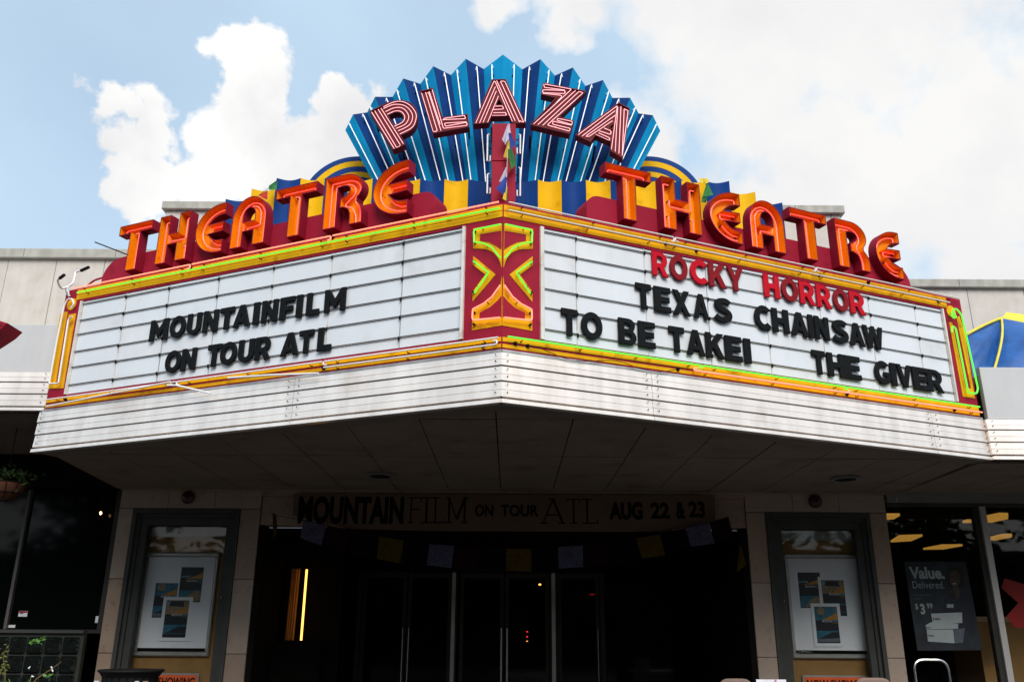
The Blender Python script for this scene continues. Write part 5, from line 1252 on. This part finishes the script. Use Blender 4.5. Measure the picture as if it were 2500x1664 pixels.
for i in range(17):
    for j in range(7):
        x0_ = -4.62-.19*(i+1)-.008; z0_ = GZ+.02+.19*j+.02
        if z0_+.17 < 1.6: MB().prism(fG, rnd([(x0_+.006, z0_+.006), (x0_+.178, z0_+.006), (x0_+.178, z0_+.178), (x0_+.006, z0_+.178)], .02, True, 2), -.08, -.004+random.uniform(-.004, .002), bevel=.012).build('glass_block', gbm, gb)
MB().fbox(fG, -8.2, -4.60, 1.601, 1.63, -.11, .01).build('cap_rail', casem, gb)
S1 = lambda x, y, yy: on(FY(yy), x/7, 1440+y/7)
def notice(pts, yy, lab, band):
    a, b = S1(pts[0], pts[1], yy), S1(pts[2], pts[3], yy)
    T = thing('window_notice', lab, 'notice', (a[0], yy, b[1]), 'notices stuck to the left shop window')
    MB().fbox(FY(yy), a[0], b[0], b[1], a[1], -.002, 0).build('sheet', paper, T)
    if band: MB().fbox(FY(yy), a[0]+.002, b[0]-.002, a[1]-(a[1]-b[1])*.35, a[1]-.002, .0002, .001).build('print', mat('notice_red', (.35, .01, .02), .6), T); MB().fbox(FY(yy), a[0]+.02, b[0]-.05, b[1]+.03, b[1]+.04, .0002, .001).build('print', pc['n'], T)
notice((325, 350, 460, 448), 10.31, 'small white notice with a red header on the left shop glass', True)
notice((1638, 440, 1768, 555), 10.31, 'square white notice on the left shop glass beside the stone pier', False)
notice((125, 590, 255, 638), 10.31, 'narrow white notice low on the left shop glass', False)
# tiny warm bulb seen in the left window
u, z = on(FY(10.2), 246, 1251); T = thing('bulb', 'tiny warm bulb hanging before the dark left shop window', 'lamp', (u, 10.2, z)); MB().lathe((u, 10.2, z), [(.006, -.022), (.014, -.008), (.013, .006), (.005, .016)], 10).build('glass', mat('bulb_glow', (1, .6, .3), emit=(1, .55, .2), es=4), T, True); MB().tube([(u, 10.2, z+.014), (u, 10.2, 3.6)], .003, 5).build('cord', black, T)

# foliage helper
def leafcloud(mb, c, rx_, ry_, rz_, n, size):
    for _ in range(n):
        p = Vector((random.gauss(0, .5)*rx_, random.gauss(0, .5)*ry_, random.gauss(0, .5)*rz_))+Vector(c)
        a = Vector((random.uniform(-1, 1), random.uniform(-1, 1), random.uniform(-.6, .6))).normalized(); b = a.orthogonal().normalized(); s_ = size*random.uniform(.6, 1.3)
        k = mb.pts((p-a*s_, p+b*s_*.45, p+a*s_, p-b*s_*.45)); mb.face(k, k+1, k+2, k+3)
# hanging basket
YH = 8.75; u, z = on(FY(YH), 12, 1196)
hk = thing('hanging_basket', 'coco lined wire hanging basket with trailing leaves under the left canopy', 'hanging basket', (u, YH, z))
prof = [(.02, -.16), (.10, -.14), (.16, -.08), (.19, .0), (.19, .02)]
MB().lathe((u, YH, z+.05), prof, 24).build('coco_liner', terracotta, hk, True)
s = MB()
for k in range(12):
    a = 2*math.pi*k/12; s.tube([(u+math.cos(a)*r_*1.03, YH+math.sin(a)*r_*1.03, z+.05+h_) for r_, h_ in prof], .0035, 5)
for r_, h_ in ((.197, .02), (.165, -.08)):
    s.tube([(u+r_*math.cos(2*math.pi*k/24), YH+r_*math.sin(2*math.pi*k/24), z+.05+h_) for k in range(25)], .004, 5)
s.build('wire_frame', black, hk)
s = MB()
for k in range(3): a = 2*math.pi*k/3; s.tube([(u+.19*math.cos(a), YH+.19*math.sin(a), z+.07), (u, YH, z+.3)], .003, 5)
s.tube([(u, YH, z+.3), (u, YH, 3.62)], .004, 5); s.build('hanger', black, hk)
mb = MB(); leafcloud(mb, (u, YH, z+.14), .22, .22, .09, 260, .028); leafcloud(mb, (u-.02, YH-.18, z+.0), .06, .03, .10, 40, .022); mb.build('leaves', leafm, hk)
# planter in the lower left corner
u, z = on(FY(6.8), 55, 1700)
pt = thing('planter', 'leafy planter with thin flowering stems in the lower left corner', 'plant', (u, 6.8, GZ))
MB().lathe((u-.15, 6.8, GZ), [(.22, 0), (.30, .55), (.32, .55), (.32, .62), (.29, .62)], 24).build('pot', mat('planter_dark', (.03, .028, .025), .7), pt, True)
mb = MB(); leafcloud(mb, (u-.2, 6.8, 1.05), .30, .25, .20, 500, .03); mb.build('leaves', leafm, pt)
PL = lambda x, y: FY(6.7)(*S1(x, y, 6.7))
s = MB(); s.tube([PL(480, 1700), PL(620, 1510), PL(880, 1345), PL(1050, 1215)], .004, 5, .0015); s.build('stem', mat('stem_straw', (.22, .14, .05), .7), pt)
s = MB(); s.tube([PL(470, 1700), PL(510, 1560), PL(535, 1460)], .007, 5, .002); s.tube([PL(200, 1640), PL(150, 1510)], .006, 5, .002); s.build('stem', mat('stem_green', (.10, .16, .03), .6), pt)
s = MB(); s.tube([PL(80, 1650), PL(90, 1400), PL(60, 1190), PL(70, 1080)], .004, 5, .002); leafcloud(s, tuple(PL(70, 1250)), .04, .02, .14, 45, .014); s.build('stem', mat('stem_olive', (.10, .10, .01), .6), pt)
petal = mat('petal_white', (.75, .78, .8), .5)
for (x, y, x2, y2) in ((875, 1300, 890, 1335), (890, 1350, 905, 1390), (490, 1335, 515, 1300), (540, 1466, 580, 1474), (815, 1476, 835, 1480)):
    MB().tube([PL(x, y), PL((x+x2)/2, (y+y2)/2), PL(x2, y2)], .006, 6, .004).build('petal', petal, pt)
mb = MB(); leafcloud(mb, tuple(PL(600, 860)), .07, .03, .025, 26, .02); leafcloud(mb, tuple(PL(780, 1480)), .03, .03, .03, 8, .025); mb.build('leaves', mat('leaf_bright', (.06, .17, .02), .5), pt)

# litter bin
def bin_():
    Y = 7.8; (ua, z), (ub, _) = on(FY(Y), 244, 1636), on(FY(Y), 398, 1636); c = (ua+ub)/2; R_ = (ub-ua)/2
    T = thing('litter_bin', 'black slatted metal litter bin with a flared rim before the left display case', 'litter bin', (c, Y, GZ))
    prof = [(R_*.78, -.10), (R_*.82, -.055), (R_*.93, -.012), (R_, .0), (R_*.98, .012), (R_*.85, .008), (R_*.76, -.02)]
    MB().lathe((c, Y, z), prof, 36).build('rim', black, T, True)
    for h_ in (-.10, -.17, -.6, z*0-.95):
        MB().tube([(c+R_*.80*math.cos(2*math.pi*k/36), Y+R_*.80*math.sin(2*math.pi*k/36), z+h_) for k in range(37)], .012, 6).build('hoop', black, T)
    n = 22
    for k in range(n):
        a = 2*math.pi*k/n; ca, sa = math.cos(a), math.sin(a); t = Vector((-sa, ca, 0))*.020
        mb = MB(); P = [Vector((c+R_*.81*ca, Y+R_*.81*sa, z-.02)), Vector((c+R_*.80*ca, Y+R_*.80*sa, z-.3)), Vector((c+R_*.74*ca, Y+R_*.74*sa, GZ+.05))]
        o_ = Vector((ca, sa, 0))*.006; ids = [mb.pts((p-t+o_, p+t+o_, p+t-o_, p-t-o_)) for p in P]
        for i0, i1 in zip(ids, ids[1:]):
            for e in range(4): mb.face(i0+e, i0+(e+1) % 4, i1+(e+1) % 4, i1+e)
        mb.face(ids[-1], ids[-1]+1, ids[-1]+2, ids[-1]+3); mb.build('slat', black, T)
    MB().lathe((c, Y, GZ), [(R_*.62, .03), (R_*.70, z-GZ-.25)], 20).build('liner', gap, T)
    mb = MB()
    for (x, y, cl) in ((.1, -.13, 'o'), (-.15, -.11, 'w'), (.2, -.10, 'w')):
        pass
    for (x, cl, s_) in ((-.04, 'o', .03), (.12, 'w', .025), (-.2, 'w', .02), (.2, 'k', .02)):
        mb = MB(); mb.box(c+x-s_, c+x+s_, Y-R_*.68, Y-R_*.62, z-.10, z-.07); mb.build('litter', pc[cl], T)
bin_()

# chairs and table at the bottom right
def chair(kind, px0, px1, py, Y, lab, ang=0.0):
    (ua, zt_), (ub, _) = on(FY(Y), px0, py), on(FY(Y), px1, py); c = (ua+ub)/2; w_ = (ub-ua)
    T = thing('chair', lab, 'chair', (c, Y, GZ), 'chairs on the pavement')
    zs = GZ+.46
    if kind == 'pad':
        fC_ = FY(Y)
        po = rnd([(c-w_/2, zt_-.42), (c+w_/2, zt_-.42), (c+w_/2, zt_), (c-w_/2, zt_)], .09, True, 6)
        MB().prism(fC_, po, -.04, .0, bevel=.012).build('backrest', mat('chair_vinyl_beige', (.22, .15, .125), .5, var=.08), T)
        MB().tube([fC_(*q, -.02) for q in po+[po[0]]], .007, 6).build('piping', mat('chair_piping', (.26, .19, .15), .5), T)
    else:
        hoop = rnd([(c-w_/2, GZ+.05), (c-w_/2, zt_), (c+w_/2, zt_), (c+w_/2, GZ+.05)], .10, False, 8)
        MB().tube([(u_, Y, z_) for u_, z_ in hoop], .012, 8).build('back_hoop', steel, T)
        for k, dz in enumerate((.27, .36, .45)):
            MB().box(c-w_/2+.012, c+w_/2-.012, Y-.012, Y+.006, zt_-dz, zt_-dz+.055).build('back_slat', alum_frame, T)
    MB().plan(rnd([(c-w_/2, Y-.02), (c+w_/2, Y-.02), (c+w_/2*1.08, Y-.42), (c-w_/2*1.08, Y-.42)], .05), zs, zs+.05).build('seat', mat('seat_vinyl', (.2, .14, .115), .5) if kind == 'pad' else alum_frame, T)
    for sx in (-1, 1):
        x_ = c+sx*(w_/2-.015)
        if kind == 'pad': MB().tube([(x_, Y-.02, zt_-.41), (x_, Y-.01, zs), (x_, Y+.06, GZ+.005)], .012, 7).build('leg', steel, T)
        MB().tube([(x_, Y-.38, zs), (x_, Y-.41, GZ+.005)], .012, 7).build('leg', steel, T)
chair('pad', 1757, 1837, 1657, 8.5, 'beige upholstered chair seen by its rounded back edge, leftmost at the bottom right')
chair('pad', 2090, 2176, 1655, 8.5, 'beige upholstered chair with rounded back in front of the right display case')
chair('hoop', 2229, 2312, 1609, 8.5, 'silver metal cafe chair with a hooped back before the right shop window')
tt = thing('folding_table', 'small table holding a white paper sign at the bottom between the beige chairs', 'table', (2.4, 8.6, GZ))
MB().box(2.1, 2.9, 8.35, 8.85, 1.0, 1.03).build('table_top', paper, tt)
for x_ in (2.14, 2.86):
    for y_ in (8.39, 8.81): MB().tube([(x_, y_, GZ), (x_, y_, .999)], .014, 7).build('leg', steel, tt)
pb = thing('paper_sign', 'white paper sign with pink and grey print standing on the small table', 'sign', (2.4, 8.5, 1.03))
(ua, zt_), (ub, _) = on(FY(8.5), 1846, 1657), on(FY(8.5), 1919, 1657)
MB().fbox(FY(8.5), ua, ub, 1.032, zt_, -.008, 0).build('sheet', mat('bright_paper', (.8, .8, .88), .6), pb)
MB().fbox(FY(8.5), ua+(ub-ua)*.60, ua+(ub-ua)*.68, 1.10, zt_-.003, .0005, .0012).build('print', mat('print_pink', (.45, .22, .35), .6), pb); MB().fbox(FY(8.5), ua+(ub-ua)*.70, ua+(ub-ua)*.95, 1.10, zt_-.02, .0005, .0012).build('print', pc['w'], pb)

# ================================================================== street behind the camera, seen only in reflections; tree row raised to block low sky light
dbrick = mat('dark_brick', (0.04, 0.022, 0.016), 0.9, var=.2, scale=3)
for i, (x, wd, h_, m_, lab) in enumerate(((-26, 22, 5.5, dbrick, 'brick low shop block across the street, left'), (-6, 18, 5.0, dbrick, 'brick shop block across the street, middle'), (16, 26, 5.8, dbrick, 'brick two storey shop block across the street, right'))):
    T = thing('street_building', lab, 'building', (x, -24, 0))
    MB().box(x-wd/2, x+wd/2, -32, -24, 0.06, h_).build('wall', m_, T)
    for k in range(int(wd/3)): MB().box(x-wd/2+.6+k*3, x-wd/2+2.9+k*3, -24.0+.001, -23.95, .8, 3.0).build('window', glassd, T)
bark = mat('bark', (0.05, 0.035, 0.025), 0.9); tleaf = [mat('tree_leaf_a', (0.018, 0.034, 0.008), 0.8, spec=0.05), mat('tree_leaf_b', (0.024, 0.042, 0.010), 0.8, spec=0.05)]
tw = ['leftmost', 'second from the left', 'third from the left', 'fourth from the left', 'fifth from the left', 'sixth from the left', 'seventh from the left', 'eighth from the left', 'rightmost']
for i in range(9):
    x = -34+i*8.4+random.uniform(-1, 1); y = -15.5+random.uniform(-1.2, 1.2); H_ = random.uniform(9.2, 10.2)
    T = thing('street_tree', f"broad leafy street tree across the road, {tw[i]} of the row", 'tree', (x, y, 0), 'street trees across the road')
    mb = MB(); mb.tube([(x, y, 0), (x+.1, y, 2.2), (x, y+.1, H_*.7)], .28, 8, .08)
    for k in range(6):
        a = k*1.05; mb.tube([(x, y, 1.9+k*.3), (x+math.cos(a)*1.6, y+math.sin(a)*1.6, 3.4+k*.3), (x+math.cos(a)*2.8, y+math.sin(a)*2.8, 4.0+k*.35)], .10, 6, .03)
    mb.build('trunk', bark, T)
    mb = MB()
    for k in range(36):
        a = random.uniform(0, 6.28); r_ = random.uniform(0, 3.4); zz = random.uniform(1.6, H_-1.0)
        leafcloud(mb, (x+r_*math.cos(a), y+r_*math.sin(a), zz), 1.6, 1.6, 1.1, 95, .32)
    mb.build('crown', tleaf[i % 2], T)
print('objects', len(bpy.data.objects))
